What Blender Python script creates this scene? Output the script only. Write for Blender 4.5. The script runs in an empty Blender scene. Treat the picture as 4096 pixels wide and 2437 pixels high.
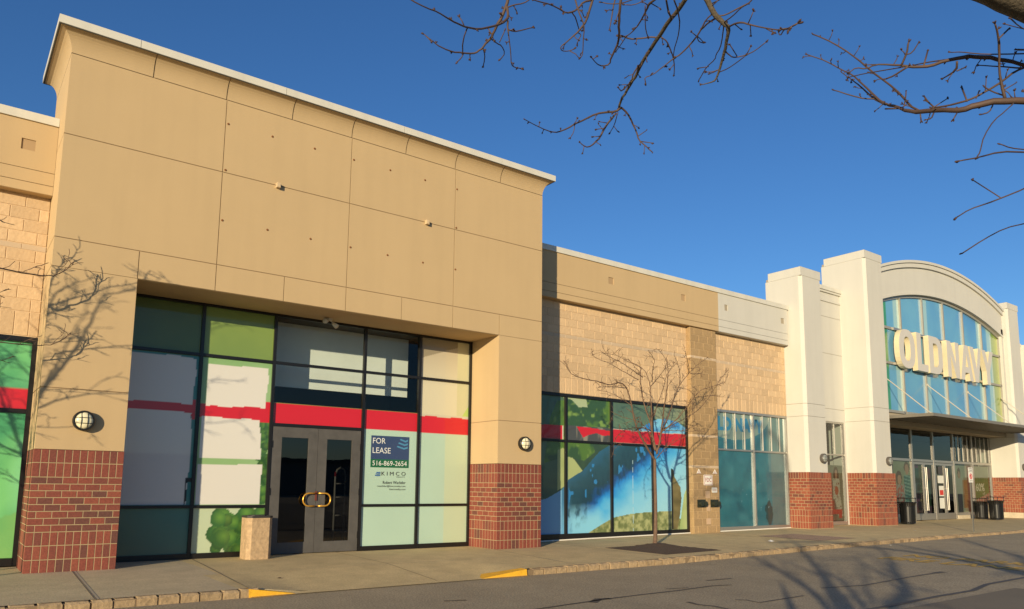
import bpy, bmesh, math, random
import numpy as np
from mathutils import Vector, Matrix
SC=bpy.context.scene
# ---------------------------------------------------------------- camera
cam_d=bpy.data.cameras.new('camera'); cam=bpy.data.objects.new('camera',cam_d); SC.collection.objects.link(cam); SC.camera=cam
yaw,pitch,roll=-0.6436342,0.1330674,0.0106210
F=Vector((-math.sin(yaw)*math.cos(pitch),math.cos(yaw)*math.cos(pitch),math.sin(pitch)))
Rr=Vector((math.cos(yaw),math.sin(yaw),0)); Uu=Rr.cross(F)
R2=math.cos(roll)*Rr+math.sin(roll)*Uu; U2=-math.sin(roll)*Rr+math.cos(roll)*Uu
M=Matrix((R2,U2,-F)).transposed().to_4x4(); M.translation=Vector((-1.1855,-14.0238,1.42))
cam.matrix_world=M
cam_d.sensor_width=36; cam_d.lens=3036.367/4096*36; cam_d.shift_y=317.5/4096; cam_d.clip_end=2000; cam_d.clip_start=.05
# ---------------------------------------------------------------- sky, sun, exposure
SUN_EL=math.radians(9.7); SUN_DIR=Vector((.8050,.5933,0)).normalized()   # travel direction of the light on the ground
w=bpy.data.worlds.new('World'); SC.world=w; w.use_nodes=True
nt=w.node_tree; bg=nt.nodes['Background']
sky=nt.nodes.new('ShaderNodeTexSky'); sky.sky_type='NISHITA'; sky.sun_disc=False
sky.sun_elevation=SUN_EL; sky.sun_rotation=math.atan2(-SUN_DIR.x,-SUN_DIR.y)
sky.air_density=1.0; sky.dust_density=0.15; sky.ozone_density=4.3; sky.altitude=50
hs=nt.nodes.new('ShaderNodeHueSaturation'); hs.inputs['Saturation'].default_value=1.08; hs.inputs['Hue'].default_value=.507; nt.links.new(sky.outputs[0],hs.inputs['Color']); nt.links.new(hs.outputs[0],bg.inputs[0]); bg.inputs[1].default_value=0.120
sl=bpy.data.lights.new('sun','SUN'); so=bpy.data.objects.new('sun',sl); SC.collection.objects.link(so)
sl.energy=5.0; sl.angle=math.radians(0.5); sl.color=(1.0,0.82,0.545)
d=Vector((SUN_DIR.x*math.cos(SUN_EL),SUN_DIR.y*math.cos(SUN_EL),-math.sin(SUN_EL)))
so.rotation_euler=d.to_track_quat('-Z','Y').to_euler(); so.location=(-20,-30,20)
SC.view_settings.view_transform='Standard'; SC.view_settings.look='None'; SC.view_settings.gamma=1
SC.view_settings.exposure=0.31
SC.cycles.max_bounces=8; SC.cycles.transparent_max_bounces=12
# ---------------------------------------------------------------- helpers
def link(o): SC.collection.objects.link(o); return o
def tag(o,label=None,cat=None,group=None,kind=None):
    if label: o['label']=label
    if cat: o['category']=cat
    if group: o['group']=group
    if kind: o['kind']=kind
    return o
def empty(name,loc=(0,0,0),label=None,cat=None,group=None):
    o=bpy.data.objects.new(name,None); link(o); o.location=loc; o.empty_display_size=.1
    return tag(o,label,cat,group)
class MB:
    def __init__(s): s.v=[];s.f=[];s.m=[];s.col=None
    def quad(s,*p,m=0):
        n=len(s.v); s.v+= [tuple(q) for q in p]; s.f.append(tuple(range(n,n+len(p)))); s.m.append(m)
    def box(s,x0,x1,y0,y1,z0,z1,m=0):
        n=len(s.v)
        s.v+=[(x0,y0,z0),(x1,y0,z0),(x1,y1,z0),(x0,y1,z0),(x0,y0,z1),(x1,y0,z1),(x1,y1,z1),(x0,y1,z1)]
        for f in ((0,3,2,1),(4,5,6,7),(0,1,5,4),(1,2,6,5),(2,3,7,6),(3,0,4,7)): s.f.append(tuple(n+i for i in f)); s.m.append(m)
    def obox(s,O,U,V,W,m=0):   # oriented box from corner O and edge vectors
        O,U,V,W=map(Vector,(O,U,V,W)); n=len(s.v)
        for a,b,c in ((0,0,0),(1,0,0),(1,1,0),(0,1,0),(0,0,1),(1,0,1),(1,1,1),(0,1,1)): s.v.append(tuple(O+U*a+V*b+W*c))
        fl=U.cross(V).dot(W)<0
        for f in ((0,3,2,1),(4,5,6,7),(0,1,5,4),(1,2,6,5),(2,3,7,6),(3,0,4,7)):
            g=tuple(n+i for i in f); s.f.append(g[::-1] if fl else g); s.m.append(m)
    def tile(s,O,U,Zv,N,d,c,m=0):   # a brick or block face: raised by d along N with chamfer c
        O,U,Zv,N=map(Vector,(O,U,Zv,N)); u=U.normalized(); z=Zv.normalized(); n=len(s.v)
        base=[O,O+U,O+U+Zv,O+Zv]; top=[O+u*c+z*c,O+U-u*c+z*c,O+U+Zv-u*c-z*c,O+Zv+u*c-z*c]
        s.v+=[tuple(b) for b in base]; s.v+=[tuple(t+N*d) for t in top]
        fs=[(4,5,6,7)]+[(i,(i+1)%4,4+(i+1)%4,4+i) for i in range(4)]
        fl=U.cross(Zv).dot(N)<0
        for f in fs:
            g=tuple(n+i for i in f); s.f.append(g[::-1] if fl else g); s.m.append(m)
    def prism(s,pts,y0,y1,m=0,axis='y'):   # polygon (a,b) extruded
        k=len(pts); n=len(s.v)
        def P(a,b,t):
            return (a,t,b) if axis=='y' else ((t,a,b) if axis=='x' else (a,b,t))
        s.v+=[P(a,b,y0) for a,b in pts]+[P(a,b,y1) for a,b in pts]
        ar=sum(pts[i][0]*pts[(i+1)%k][1]-pts[(i+1)%k][0]*pts[i][1] for i in range(k))
        f1=tuple(n+i for i in range(k)); f2=tuple(n+k+i for i in reversed(range(k)))
        s.f+=[f1,f2]; s.m+=[m,m]
        for i in range(k):
            j=(i+1)%k; s.f.append((n+i,n+k+i,n+k+j,n+j)); s.m.append(m)
    def cyl(s,c,r,h,n=24,axis='z',m=0,r2=None):
        r2=r if r2 is None else r2; k=len(s.v); ring=[(math.cos(2*math.pi*i/n),math.sin(2*math.pi*i/n)) for i in range(n)]
        def P(a,b,t):
            if axis=='z': return (c[0]+a,c[1]+b,c[2]+t)
            if axis=='y': return (c[0]+a,c[1]+t,c[2]+b)
            return (c[0]+t,c[1]+a,c[2]+b)
        s.v+=[P(a*r,b*r,0) for a,b in ring]+[P(a*r2,b*r2,h) for a,b in ring]
        s.f+=[tuple(k+i for i in reversed(range(n))),tuple(k+n+i for i in range(n))]; s.m+=[m,m]
        for i in range(n):
            j=(i+1)%n; s.f.append((k+i,k+j,k+n+j,k+n+i)); s.m.append(m)
    def tube(s,P,R,n=6,m=0,closed=False):
        P=[Vector(p) for p in P]; K=len(P); base=len(s.v); prev=None
        for i in range(K):
            t=(P[min(i+1,K-1)]-P[max(i-1,0)])
            if closed: t=P[(i+1)%K]-P[i-1]
            if t.length<1e-9: t=Vector((0,0,1))
            t.normalize()
            if prev is None:
                a=t.orthogonal().normalized()
            else:
                a=(prev-t*prev.dot(t)); a=a.normalized() if a.length>1e-6 else t.orthogonal().normalized()
            prev=a; b=t.cross(a); r=R[i] if hasattr(R,'__len__') else R
            for k in range(n):
                an=2*math.pi*k/n; s.v.append(tuple(P[i]+(a*math.cos(an)+b*math.sin(an))*r))
        for i in range(K if closed else K-1):
            i2=(i+1)%K
            for k in range(n):
                k2=(k+1)%n; s.f.append((base+i*n+k,base+i*n+k2,base+i2*n+k2,base+i2*n+k)); s.m.append(m)
        if not closed:
            s.f.append(tuple(base+k for k in reversed(range(n)))); s.f.append(tuple(base+(K-1)*n+k for k in range(n))); s.m+=[m,m]
    def blob(s,c,ax,n1=5,n2=4,m=0):   # small ellipsoid: ax = three axis vectors
        c=Vector(c); base=len(s.v); A=[Vector(a) for a in ax]
        s.v.append(tuple(c-A[2])); 
        for i in range(1,n2):
            ph=math.pi*i/n2-math.pi/2
            for k in range(n1):
                th=2*math.pi*k/n1; s.v.append(tuple(c+A[0]*math.cos(th)*math.cos(ph)+A[1]*math.sin(th)*math.cos(ph)+A[2]*math.sin(ph)))
        s.v.append(tuple(c+A[2])); last=len(s.v)-1
        for k in range(n1):
            k2=(k+1)%n1; s.f.append((base,base+1+k2,base+1+k)); s.m.append(m)
            for i in range(n2-2):
                a=base+1+i*n1; s.f.append((a+k,a+k2,a+n1+k2,a+n1+k)); s.m.append(m)
            a=base+1+(n2-2)*n1; s.f.append((a+k,a+k2,last)); s.m.append(m)
    def build(s,name,mats,parent=None,loc=None,smooth=False,fix=False):
        me=bpy.data.meshes.new(name)
        if not isinstance(mats,(list,tuple)): mats=[mats]
        o=(0,0,0) if loc is None else loc
        vv=s.v if loc is None else [(a-o[0],b-o[1],c-o[2]) for a,b,c in s.v]
        me.from_pydata(vv,[],s.f)
        for m in mats: me.materials.append(m)
        me.polygons.foreach_set('material_index',s.m)
        if smooth: me.polygons.foreach_set('use_smooth',[True]*len(s.f))
        me.update()
        if fix:
            bm=bmesh.new(); bm.from_mesh(me); bmesh.ops.recalc_face_normals(bm,faces=bm.faces); bm.to_mesh(me); bm.free()
        ob=bpy.data.objects.new(name,me); link(ob); ob.location=o
        if parent is not None:
            ob.parent=parent; pl=world_loc(parent); ob.location=(o[0]-pl[0],o[1]-pl[1],o[2]-pl[2])
        return ob
def world_loc(o):
    v=Vector(o.location)
    while o.parent is not None: o=o.parent; v+=Vector(o.location)
    return v
def srgb(h):
    h=h.lstrip('#'); c=[int(h[i:i+2],16)/255 for i in (0,2,4)]
    return tuple((x/12.92 if x<=.04045 else ((x+.055)/1.055)**2.4) for x in c)
# ---------------------------------------------------------------- materials
MATS={}
def new_mat(name):
    m=bpy.data.materials.new(name); m.use_nodes=True; nt=m.node_tree; return m,nt,nt.nodes['Principled BSDF'],nt.nodes,nt.links
def mat(name,col,rough=.8,var=.06,vscale=1.2,bump=0.0,bscale=60.,metal=0.0,spec=.5,island=0.0,fine=0.0,stain=0.0,coat=0.0):
    if name in MATS: return MATS[name]
    m,nt,b,N,L=new_mat(name)
    tc=N.new('ShaderNodeTexCoord'); geo=N.new('ShaderNodeNewGeometry')
    no=N.new('ShaderNodeTexNoise'); no.inputs['Scale'].default_value=vscale; no.inputs['Detail'].default_value=6; no.inputs['Roughness'].default_value=.6
    L.new(geo.outputs['Position'],no.inputs['Vector'])
    mr=N.new('ShaderNodeMapRange'); mr.inputs['From Min'].default_value=.3; mr.inputs['From Max'].default_value=.7
    mr.inputs['To Min'].default_value=1-var; mr.inputs['To Max'].default_value=1+var; L.new(no.outputs['Fac'],mr.inputs['Value'])
    cur=mr.outputs[0]
    def mul(a,bv):
        x=N.new('ShaderNodeMath'); x.operation='MULTIPLY'; L.new(a,x.inputs[0]); L.new(bv,x.inputs[1]); return x.outputs[0]
    if fine:
        n2=N.new('ShaderNodeTexNoise'); n2.inputs['Scale'].default_value=bscale; n2.inputs['Detail'].default_value=3; L.new(geo.outputs['Position'],n2.inputs['Vector'])
        m2=N.new('ShaderNodeMapRange'); m2.inputs['From Min'].default_value=.3; m2.inputs['From Max'].default_value=.7
        m2.inputs['To Min'].default_value=1-fine; m2.inputs['To Max'].default_value=1+fine; L.new(n2.outputs['Fac'],m2.inputs['Value']); cur=mul(cur,m2.outputs[0])
    if island:
        m3=N.new('ShaderNodeMapRange'); m3.inputs['To Min'].default_value=1-island; m3.inputs['To Max'].default_value=1+island*.7
        L.new(geo.outputs['Random Per Island'],m3.inputs['Value']); cur=mul(cur,m3.outputs[0])
    if stain:
        mp=N.new('ShaderNodeMapping'); mp.inputs['Scale'].default_value=(2.2,2.2,.18); L.new(geo.outputs['Position'],mp.inputs['Vector'])
        n4=N.new('ShaderNodeTexNoise'); n4.inputs['Scale'].default_value=1.6; n4.inputs['Detail'].default_value=5; L.new(mp.outputs[0],n4.inputs['Vector'])
        m4=N.new('ShaderNodeMapRange'); m4.inputs['From Min'].default_value=.45; m4.inputs['From Max'].default_value=.75; m4.inputs['To Min'].default_value=1; m4.inputs['To Max'].default_value=1-stain
        L.new(n4.outputs['Fac'],m4.inputs['Value']); cur=mul(cur,m4.outputs[0])
    vm=N.new('ShaderNodeVectorMath'); vm.operation='SCALE'; vm.inputs[0].default_value=col[:3]; L.new(cur,vm.inputs['Scale'])
    L.new(vm.outputs[0],b.inputs['Base Color'])
    b.inputs['Roughness'].default_value=rough; b.inputs['Metallic'].default_value=metal; b.inputs['Specular IOR Level'].default_value=spec
    b.inputs['Coat Weight'].default_value=coat; b.inputs['Coat Roughness'].default_value=.05
    if bump:
        n3=N.new('ShaderNodeTexNoise'); n3.inputs['Scale'].default_value=bscale; n3.inputs['Detail'].default_value=5; L.new(geo.outputs['Position'],n3.inputs['Vector'])
        bp=N.new('ShaderNodeBump'); bp.inputs['Strength'].default_value=bump; bp.inputs['Distance'].default_value=.01
        L.new(n3.outputs['Fac'],bp.inputs['Height']); L.new(bp.outputs[0],b.inputs['Normal'])
    MATS[name]=m; return m
def brick_mat(name,cols,bump=.4):
    m,nt,b,N,L=new_mat(name); geo=N.new('ShaderNodeNewGeometry'); cr=N.new('ShaderNodeValToRGB'); cr.color_ramp.interpolation='LINEAR'
    L.new(geo.outputs['Random Per Island'],cr.inputs[0]); e=cr.color_ramp.elements
    while len(e)<len(cols): e.new(.5)
    for i,(p,c) in enumerate(cols): e[i].position=p; e[i].color=(*c,1)
    no=N.new('ShaderNodeTexNoise'); no.inputs['Scale'].default_value=35; no.inputs['Detail'].default_value=4; L.new(geo.outputs['Position'],no.inputs['Vector'])
    mr=N.new('ShaderNodeMapRange'); mr.inputs['From Min'].default_value=.3; mr.inputs['From Max'].default_value=.7; mr.inputs['To Min'].default_value=.8; mr.inputs['To Max'].default_value=1.15; L.new(no.outputs['Fac'],mr.inputs['Value'])
    vm=N.new('ShaderNodeVectorMath'); vm.operation='SCALE'; L.new(cr.outputs[0],vm.inputs[0]); L.new(mr.outputs[0],vm.inputs['Scale']); L.new(vm.outputs[0],b.inputs['Base Color'])
    b.inputs['Roughness'].default_value=.75
    bp=N.new('ShaderNodeBump'); bp.inputs['Strength'].default_value=bump; bp.inputs['Distance'].default_value=.006; L.new(no.outputs['Fac'],bp.inputs['Height']); L.new(bp.outputs[0],b.inputs['Normal'])
    MATS[name]=m; return m
def split_mat(name,col,var=.12,bump=1.0):   # split-face concrete block: rough, chunky relief
    m,nt,b,N,L=new_mat(name); geo=N.new('ShaderNodeNewGeometry')
    n1=N.new('ShaderNodeTexNoise'); n1.inputs['Scale'].default_value=14; n1.inputs['Detail'].default_value=6; n1.inputs['Roughness'].default_value=.65; L.new(geo.outputs['Position'],n1.inputs['Vector'])
    v=N.new('ShaderNodeTexVoronoi'); v.inputs['Scale'].default_value=17; L.new(geo.outputs['Position'],v.inputs['Vector'])
    ad=N.new('ShaderNodeMath'); ad.operation='MULTIPLY_ADD'; ad.inputs[1].default_value=.5; L.new(v.outputs['Distance'],ad.inputs[0]); L.new(n1.outputs['Fac'],ad.inputs[2])
    bp=N.new('ShaderNodeBump'); bp.inputs['Strength'].default_value=bump; bp.inputs['Distance'].default_value=.013; L.new(ad.outputs[0],bp.inputs['Height']); L.new(bp.outputs[0],b.inputs['Normal'])
    mr=N.new('ShaderNodeMapRange'); mr.inputs['From Min'].default_value=.3; mr.inputs['From Max'].default_value=.7; mr.inputs['To Min'].default_value=1-var; mr.inputs['To Max'].default_value=1+var; L.new(n1.outputs['Fac'],mr.inputs['Value'])
    m3=N.new('ShaderNodeMapRange'); m3.inputs['To Min'].default_value=.93; m3.inputs['To Max'].default_value=1.12; L.new(geo.outputs['Random Per Island'],m3.inputs['Value'])
    x=N.new('ShaderNodeMath'); x.operation='MULTIPLY'; L.new(mr.outputs[0],x.inputs[0]); L.new(m3.outputs[0],x.inputs[1])
    vm=N.new('ShaderNodeVectorMath'); vm.operation='SCALE'; vm.inputs[0].default_value=col; L.new(x.outputs[0],vm.inputs['Scale']); L.new(vm.outputs[0],b.inputs['Base Color'])
    b.inputs['Roughness'].default_value=.9; MATS[name]=m; return m
def film_mat(name,rough=.45,coat=1.0,bump=.0):   # printed window film behind glass: colour per vertex, glossy pane in front
    m,nt,b,N,L=new_mat(name); a=N.new('ShaderNodeAttribute'); a.attribute_name='Col'; L.new(a.outputs['Color'],b.inputs['Base Color'])
    b.inputs['Roughness'].default_value=rough; b.inputs['Coat Weight'].default_value=coat; b.inputs['Coat Roughness'].default_value=.015; b.inputs['Coat IOR'].default_value=1.55
    if bump:
        geo=N.new('ShaderNodeNewGeometry'); n=N.new('ShaderNodeTexNoise'); n.inputs['Scale'].default_value=2.2; L.new(geo.outputs['Position'],n.inputs['Vector'])
        bp=N.new('ShaderNodeBump'); bp.inputs['Strength'].default_value=bump; bp.inputs['Distance'].default_value=.01; L.new(n.outputs['Fac'],bp.inputs['Height']); L.new(bp.outputs[0],b.inputs['Coat Normal'])
    MATS[name]=m; return m
def glass_mat(name,tint,ior=1.5):
    m,nt,b,N,L=new_mat(name); out=N['Material Output'] if 'Material Output' in N else None
    tr=N.new('ShaderNodeBsdfTransparent'); tr.inputs[0].default_value=(*tint,1); gl=N.new('ShaderNodeBsdfGlossy'); gl.inputs['Roughness'].default_value=.01
    fr=N.new('ShaderNodeFresnel'); fr.inputs['IOR'].default_value=ior; mi=N.new('ShaderNodeMix'); mi.inputs[2].default_value=ior; mi.inputs[3].default_value=1/ior; gb=N.new('ShaderNodeNewGeometry'); L.new(gb.outputs['Backfacing'],mi.inputs[0]); L.new(mi.outputs[0],fr.inputs['IOR']); mx=N.new('ShaderNodeMixShader')
    geo=N.new('ShaderNodeNewGeometry'); n=N.new('ShaderNodeTexNoise'); n.inputs['Scale'].default_value=1.2; L.new(geo.outputs['Position'],n.inputs['Vector'])
    bp=N.new('ShaderNodeBump'); bp.inputs['Strength'].default_value=.12; bp.inputs['Distance'].default_value=.01; L.new(n.outputs['Fac'],bp.inputs['Height']); L.new(bp.outputs[0],gl.inputs['Normal'])
    L.new(fr.outputs[0],mx.inputs[0]); L.new(tr.outputs[0],mx.inputs[1]); L.new(gl.outputs[0],mx.inputs[2]); L.new(mx.outputs[0],out.inputs[0]); N.remove(b)
    MATS[name]=m; return m
STUC=mat('tan_stucco',(.485,.352,.19),rough=.9,var=.022,vscale=.9,bump=.25,bscale=140,fine=.05,stain=.04)
STUCD=mat('tan_stucco_groove',(.30,.20,.11),rough=.95)
WHITE=mat('white_stucco',(.54,.525,.465),rough=.85,var=.025,vscale=.8,bump=.2,bscale=140,fine=.03,stain=.05)
WHITED=mat('white_stucco_groove',(.34,.29,.21),rough=.95)
COPE=mat('cream_metal_coping',(.60,.58,.50),rough=.45,var=.03,stain=.10)
BLOCK=split_mat('split_face_block',(.54,.385,.225),var=.07,bump=.55)
BLOCKB=split_mat('brown_block',(.335,.225,.11),bump=.45)
BAND=mat('smooth_block_band',(.50,.385,.26),rough=.85,var=.05,bump=.2,bscale=90,island=.06)
MORT=mat('block_mortar',(.57,.42,.26),rough=.95)
BRICK=brick_mat('red_brick',[(0,(.11,.043,.032)),(.25,(.175,.046,.030)),(.6,(.205,.05,.031)),(1,(.24,.064,.036))])
BRICKO=brick_mat('orange_brick',[(0,(.14,.048,.032)),(.2,(.22,.056,.030)),(.6,(.255,.065,.033)),(1,(.30,.09,.044))])
BMORT=mat('brick_mortar',(.36,.275,.155),rough=.95,var=.1,vscale=8)
DARKF=mat('dark_bronze_frame',(.010,.009,.008),rough=.35,var=.1)
ALUF=mat('aluminium_frame',(.42,.40,.36),rough=.35,metal=.7,var=.04)
DOORF=mat('grey_door_frame',(.085,.08,.073),rough=.5,var=.15,vscale=5)
FILM=film_mat('printed_window_film',coat=.55); FILMR=film_mat('glossy_window_film',rough=.3,bump=.25)
CLEAR=glass_mat('clear_glass',(.80,.86,.84)); DGLASS=glass_mat('tinted_door_glass',(.22,.23,.24),ior=1.75); BGLASS=glass_mat('storefront_glass',(.62,.68,.66),ior=1.7)
CONC=mat('sidewalk_concrete',(.52,.425,.265),rough=.9,var=.12,vscale=1.6,bump=.5,bscale=45,fine=.18,stain=.05)
CONC2=mat('sidewalk_concrete_worn',(.58,.45,.225),rough=.9,var=.13,vscale=1.7,bump=.5,bscale=45,fine=.18,stain=.06)
JOINT=mat('sidewalk_joint',(.16,.12,.085),rough=.95); JOINTL=mat('sidewalk_joint_filler',(.42,.36,.28),rough=.95)
ASPH=mat('asphalt',(.35,.285,.18),rough=.92,var=.11,vscale=.9,bump=.9,bscale=38,fine=.38,stain=.10)
TAR=mat('tar_seal',(.055,.05,.045),rough=.6,var=.15,vscale=6)
KERBM=split_mat('granite_kerb_block',(.33,.235,.13),var=.25)
YEL=mat('yellow_kerb_paint',(.75,.40,.02),rough=.7,var=.12,vscale=9,bump=.4,bscale=60)
ROADY=mat('yellow_road_paint',(.58,.36,.06),rough=.8,var=.25,vscale=9,fine=.25)
MULCH=mat('bark_mulch',(.09,.055,.032),rough=1,var=.35,vscale=30,bump=1,bscale=90,fine=.4)
PAVER=mat('red_pavers',(.46,.31,.21),rough=.9,var=.12,vscale=8)
CAULK=mat('pale_caulk',(.70,.66,.56),rough=.8)
SILV=mat('bright_aluminium',(.58,.55,.48),rough=.4,metal=.3,var=.03)
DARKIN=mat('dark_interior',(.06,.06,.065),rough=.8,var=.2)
INTW=mat('interior_white_wall',(.78,.78,.74),rough=.9)
# ---------------------------------------------------------------- ground heights
def g(x): return float(np.interp(x,[-50,10,12.6,17,22,28,34,40,200],[0,0,.025,.06,.09,.09,.13,.15,.15]))
def rz(x): return float(np.interp(x,[-50,11,12.6,17,23,30,40,200],[-.13,-.13,-.105,-.06,-.02,0,.03,.03]))
KY=-3.40
def sz(x,y):
    z=g(x)-.02*min(1,max(0,-y)/3.4)
    t=max(0,min(1,(x-2.4)/.75))*max(0,min(1,(7.15-x)/.8)); s=max(0,min(1,(-y-1.5)/1.9))
    return z*(1-t*s)+(rz(x)+.012)*t*s
def grid(name,xs,ys,fz,m,parent=None):
    b=MB(); nx,ny=len(xs),len(ys)
    b.v=[(x,y,fz(x,y)) for y in ys for x in xs]
    for j in range(ny-1):
        for i in range(nx-1):
            a=j*nx+i; b.f.append((a,a+1,a+nx+1,a+nx)); b.m.append(0)
    return b.build(name,m,parent,smooth=True)
def st(o): return tag(o,kind='structure')
xs=list(np.arange(-30,0,2))+list(np.arange(0,10,.25))+list(np.arange(10,50,.5))+list(range(50,121,5))
road=st(grid('road',xs,[-60,-40,-25,-15,-10,-7,-5,-4,KY-.0],lambda x,y: rz(x)-max(0,-y-9)*.002,ASPH))
grd=MB(); grd.quad((-400,-400,-.32),(400,-400,-.32),(400,400,-.32),(-400,400,-.32)); st(grd.build('ground',ASPH))
ysw=[KY+.11,-3.0,-2.6,-2.2,-1.8,-1.5,-1.2,-.6,0,.6,1.2,1.8,2.6]
sw=st(grid('sidewalk',xs,ysw,sz,[CONC]))
# warm worn slabs right of the kerb cut
sw.data.materials.append(CONC2)
for p in sw.data.polygons:
    c=p.center
    if c.x>2.5+(-.08)*c.y*-1: p.material_index=1
def strip(b,pts,wd,fz,m=0,off=.004):
    pts=[Vector((p[0],p[1])) for p in pts]; L=[];Rt=[]
    fine=[]
    for a,c in zip(pts,pts[1:]):
        n=max(1,int((c-a).length/.3))
        fine+=[a.lerp(c,i/n) for i in range(n)]
    fine.append(pts[-1])
    for i,p in enumerate(fine):
        t=(fine[min(i+1,len(fine)-1)]-fine[max(i-1,0)]).normalized(); nn=Vector((-t.y,t.x)); ww=wd(i/(len(fine)-1))/2 if callable(wd) else wd/2
        L.append(p+nn*ww); Rt.append(p-nn*ww)
    for i in range(len(fine)-1):
        q=[L[i],Rt[i],Rt[i+1],L[i+1]]; b.quad(*[(v.x,v.y,fz(v.x,v.y)+off) for v in q],m=m)
jb=MB()
for a,c in (((.66,0),(.5,-3.29)),((2.74,1.1),(2.38,-3.29)),((-1.4,0),(-1.55,-3.29)),((5.6,1.1),(5.4,-3.29)),((8.9,0),(8.45,-3.2)),((11.2,1.1),(11.0,-3.29)),((14.3,1.1),(14.2,-3.29)),((17.4,.9),(17.3,-3.29)),((20.5,1.1),(20.4,-3.29)),((23.6,.3),(23.5,-3.29)),((26.7,.3),(26.6,-3.29)),((29.8,1.5),(29.7,-3.29)),((33,1.5),(32.9,-3.29)),((36,1.5),(35.9,-3.29)),((39,.3),(38.9,-3.29))):
    strip(jb,[a,c],.014,sz)
jb.build('expansion_joint',JOINT,sw)
jb=MB(); strip(jb,[(-9,-1.47),(11.2,-1.5)],.010,sz,off=.003); strip(jb,[(.70,0),(.54,-3.29)],.02,sz,off=.003); strip(jb,[(8.73,-1.54),(8.45,-3.13)],.012,sz,off=.005); jb.build('joint_filler',JOINTL,sw)
# kerb of granite blocks
random.seed(3); kb=MB(); x=-12.
while x<60:
    L=random.uniform(.22,.30)
    if x<2.33 or x>7.15:
        t=0
        if not (2.05<x<2.2):
            y0=KY+random.uniform(-.012,.012); zt=sz(x,KY+.12)+random.uniform(-.008,.006); zb=rz(x)-.05; y1=KY+.125; x0,x1=x+.014,x+L-.012
            c=.025; n=len(kb.v); r=lambda:random.uniform(-.006,.006)
            kb.v+=[(x0,y0,zb),(x1,y0,zb),(x1,y0+r(),zt-c),(x0,y0+r(),zt-c),(x0+c*.6,y0+c,zt+r()),(x1-c*.6,y0+c,zt+r()),(x0,y1,zt),(x1,y1,zt),(x0,y1,zb),(x1,y1,zb)]
            for f in ((0,1,2,3),(3,2,5,4),(4,5,7,6),(0,3,4,6,8),(1,9,7,5,2)): kb.f.append(tuple(n+i for i in f)); kb.m.append(0)
    x+=L
kb_o=st(kb.build('kerb',KERBM))
jb=MB()
for a,c in ((-12,2.33),(7.15,60)):
    n=int((c-a)/.5)
    for i in range(n):
        x0=a+(c-a)*i/n; x1=a+(c-a)*(i+1)/n
        jb.quad((x0,KY+.012,rz(x0)-.05),(x1,KY+.012,rz(x1)-.05),(x1,KY+.012,sz(x1,KY+.12)-.016),(x0,KY+.012,sz(x0,KY+.12)-.016)); jb.quad((x0,KY+.012,sz(x0,KY+.12)-.016),(x1,KY+.012,sz(x1,KY+.12)-.016),(x1,KY+.13,sz(x1,KY+.12)-.016),(x0,KY+.13,sz(x0,KY+.12)-.016))
jb.build('kerb_mortar',mat('dark_kerb_mortar',(.20,.14,.08),rough=1),kb_o)
# the dropped, yellow painted ends of the kerb cut
ky=MB()
def flare(xa,xb,za,zb):
    n=8
    for i in range(n):
        t0,t1=i/n,(i+1)/n; x0,x1=xa+(xb-xa)*t0,xa+(xb-xa)*t1; z0=za+(zb-za)*t0; z1=za+(zb-za)*t1
        w0=.16+.0*t0; yb0=KY+.15+.25*t0; yb1=KY+.15+.25*t1
        r0,r1=rz(x0)-.02,rz(x1)-.02
        A=[(x0,KY-.03,r0),(x1,KY-.03,r1),(x1,KY-.01,z1),(x0,KY-.01,z0)]; B=[(x0,KY-.01,z0),(x1,KY-.01,z1),(x1,yb1 if xa<xb else yb1,z1+.004),(x0,yb0,z0+.004)]
        for q in (A,B): ky.quad(*(q if xb>xa else q[::-1]))
flare(2.34,3.0,-.015,-.118); flare(7.14,6.2,-.015,-.118)
kyo=st(ky.build('kerb_ramp',YEL))
# tar seams and lettering on the asphalt
tb=MB(); rzz=lambda x,y: rz(x)
for pts,wd in (([(4.9,-6.33),(5.49,-6.26),(6.44,-6.16),(7.14,-6.13),(7.93,-6.125),(8.81,-6.05),(9.18,-6.14)],.055),([(6.0,-6.3),(6.3,-6.1),(6.45,-6.17)],.12),([(7.14,-6.97),(7.07,-7.19),(7.14,-7.41),(7.0,-8.2)],.07),([(7.87,-7.2),(7.98,-7.3),(7.93,-7.55),(8.56,-7.52),(9.07,-7.5)],.05),([(10.07,-7.17),(11.03,-7.36),(11.98,-7.33),(12.9,-7.3),(13.7,-7.3)],.06),([(13.6,-7.3),(13.95,-7.3)],.13),([(8.3,-8.7),(9.29,-8.69),(10.8,-8.63),(11.8,-8.68),(12.7,-8.52),(14.2,-8.53),(17,-8.6)],.09),([(9.3,-5.55),(9.9,-5.6)],.06),([(7.9,-5.9),(8.3,-6.0)],.04),([(4.4,-5.1),(4.7,-5.2)],.06),([(1.5,-6.6),(3,-6.9),(4.6,-6.8)],.03)):
    strip(tb,pts,wd,rzz,off=.005)
tb.build('tar_seal',TAR,road)
tb=MB(); tb.quad(*[(x,y,rz(x)+.004) for x,y in ((6,-40),(60,-40),(60,-8.9),(6,-8.95))]); tb.build('dark_asphalt_patch',mat('dark_asphalt',(.20,.165,.11),rough=.9,var=.1,vscale=.6,bump=.6,bscale=160,fine=.25),road)
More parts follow.
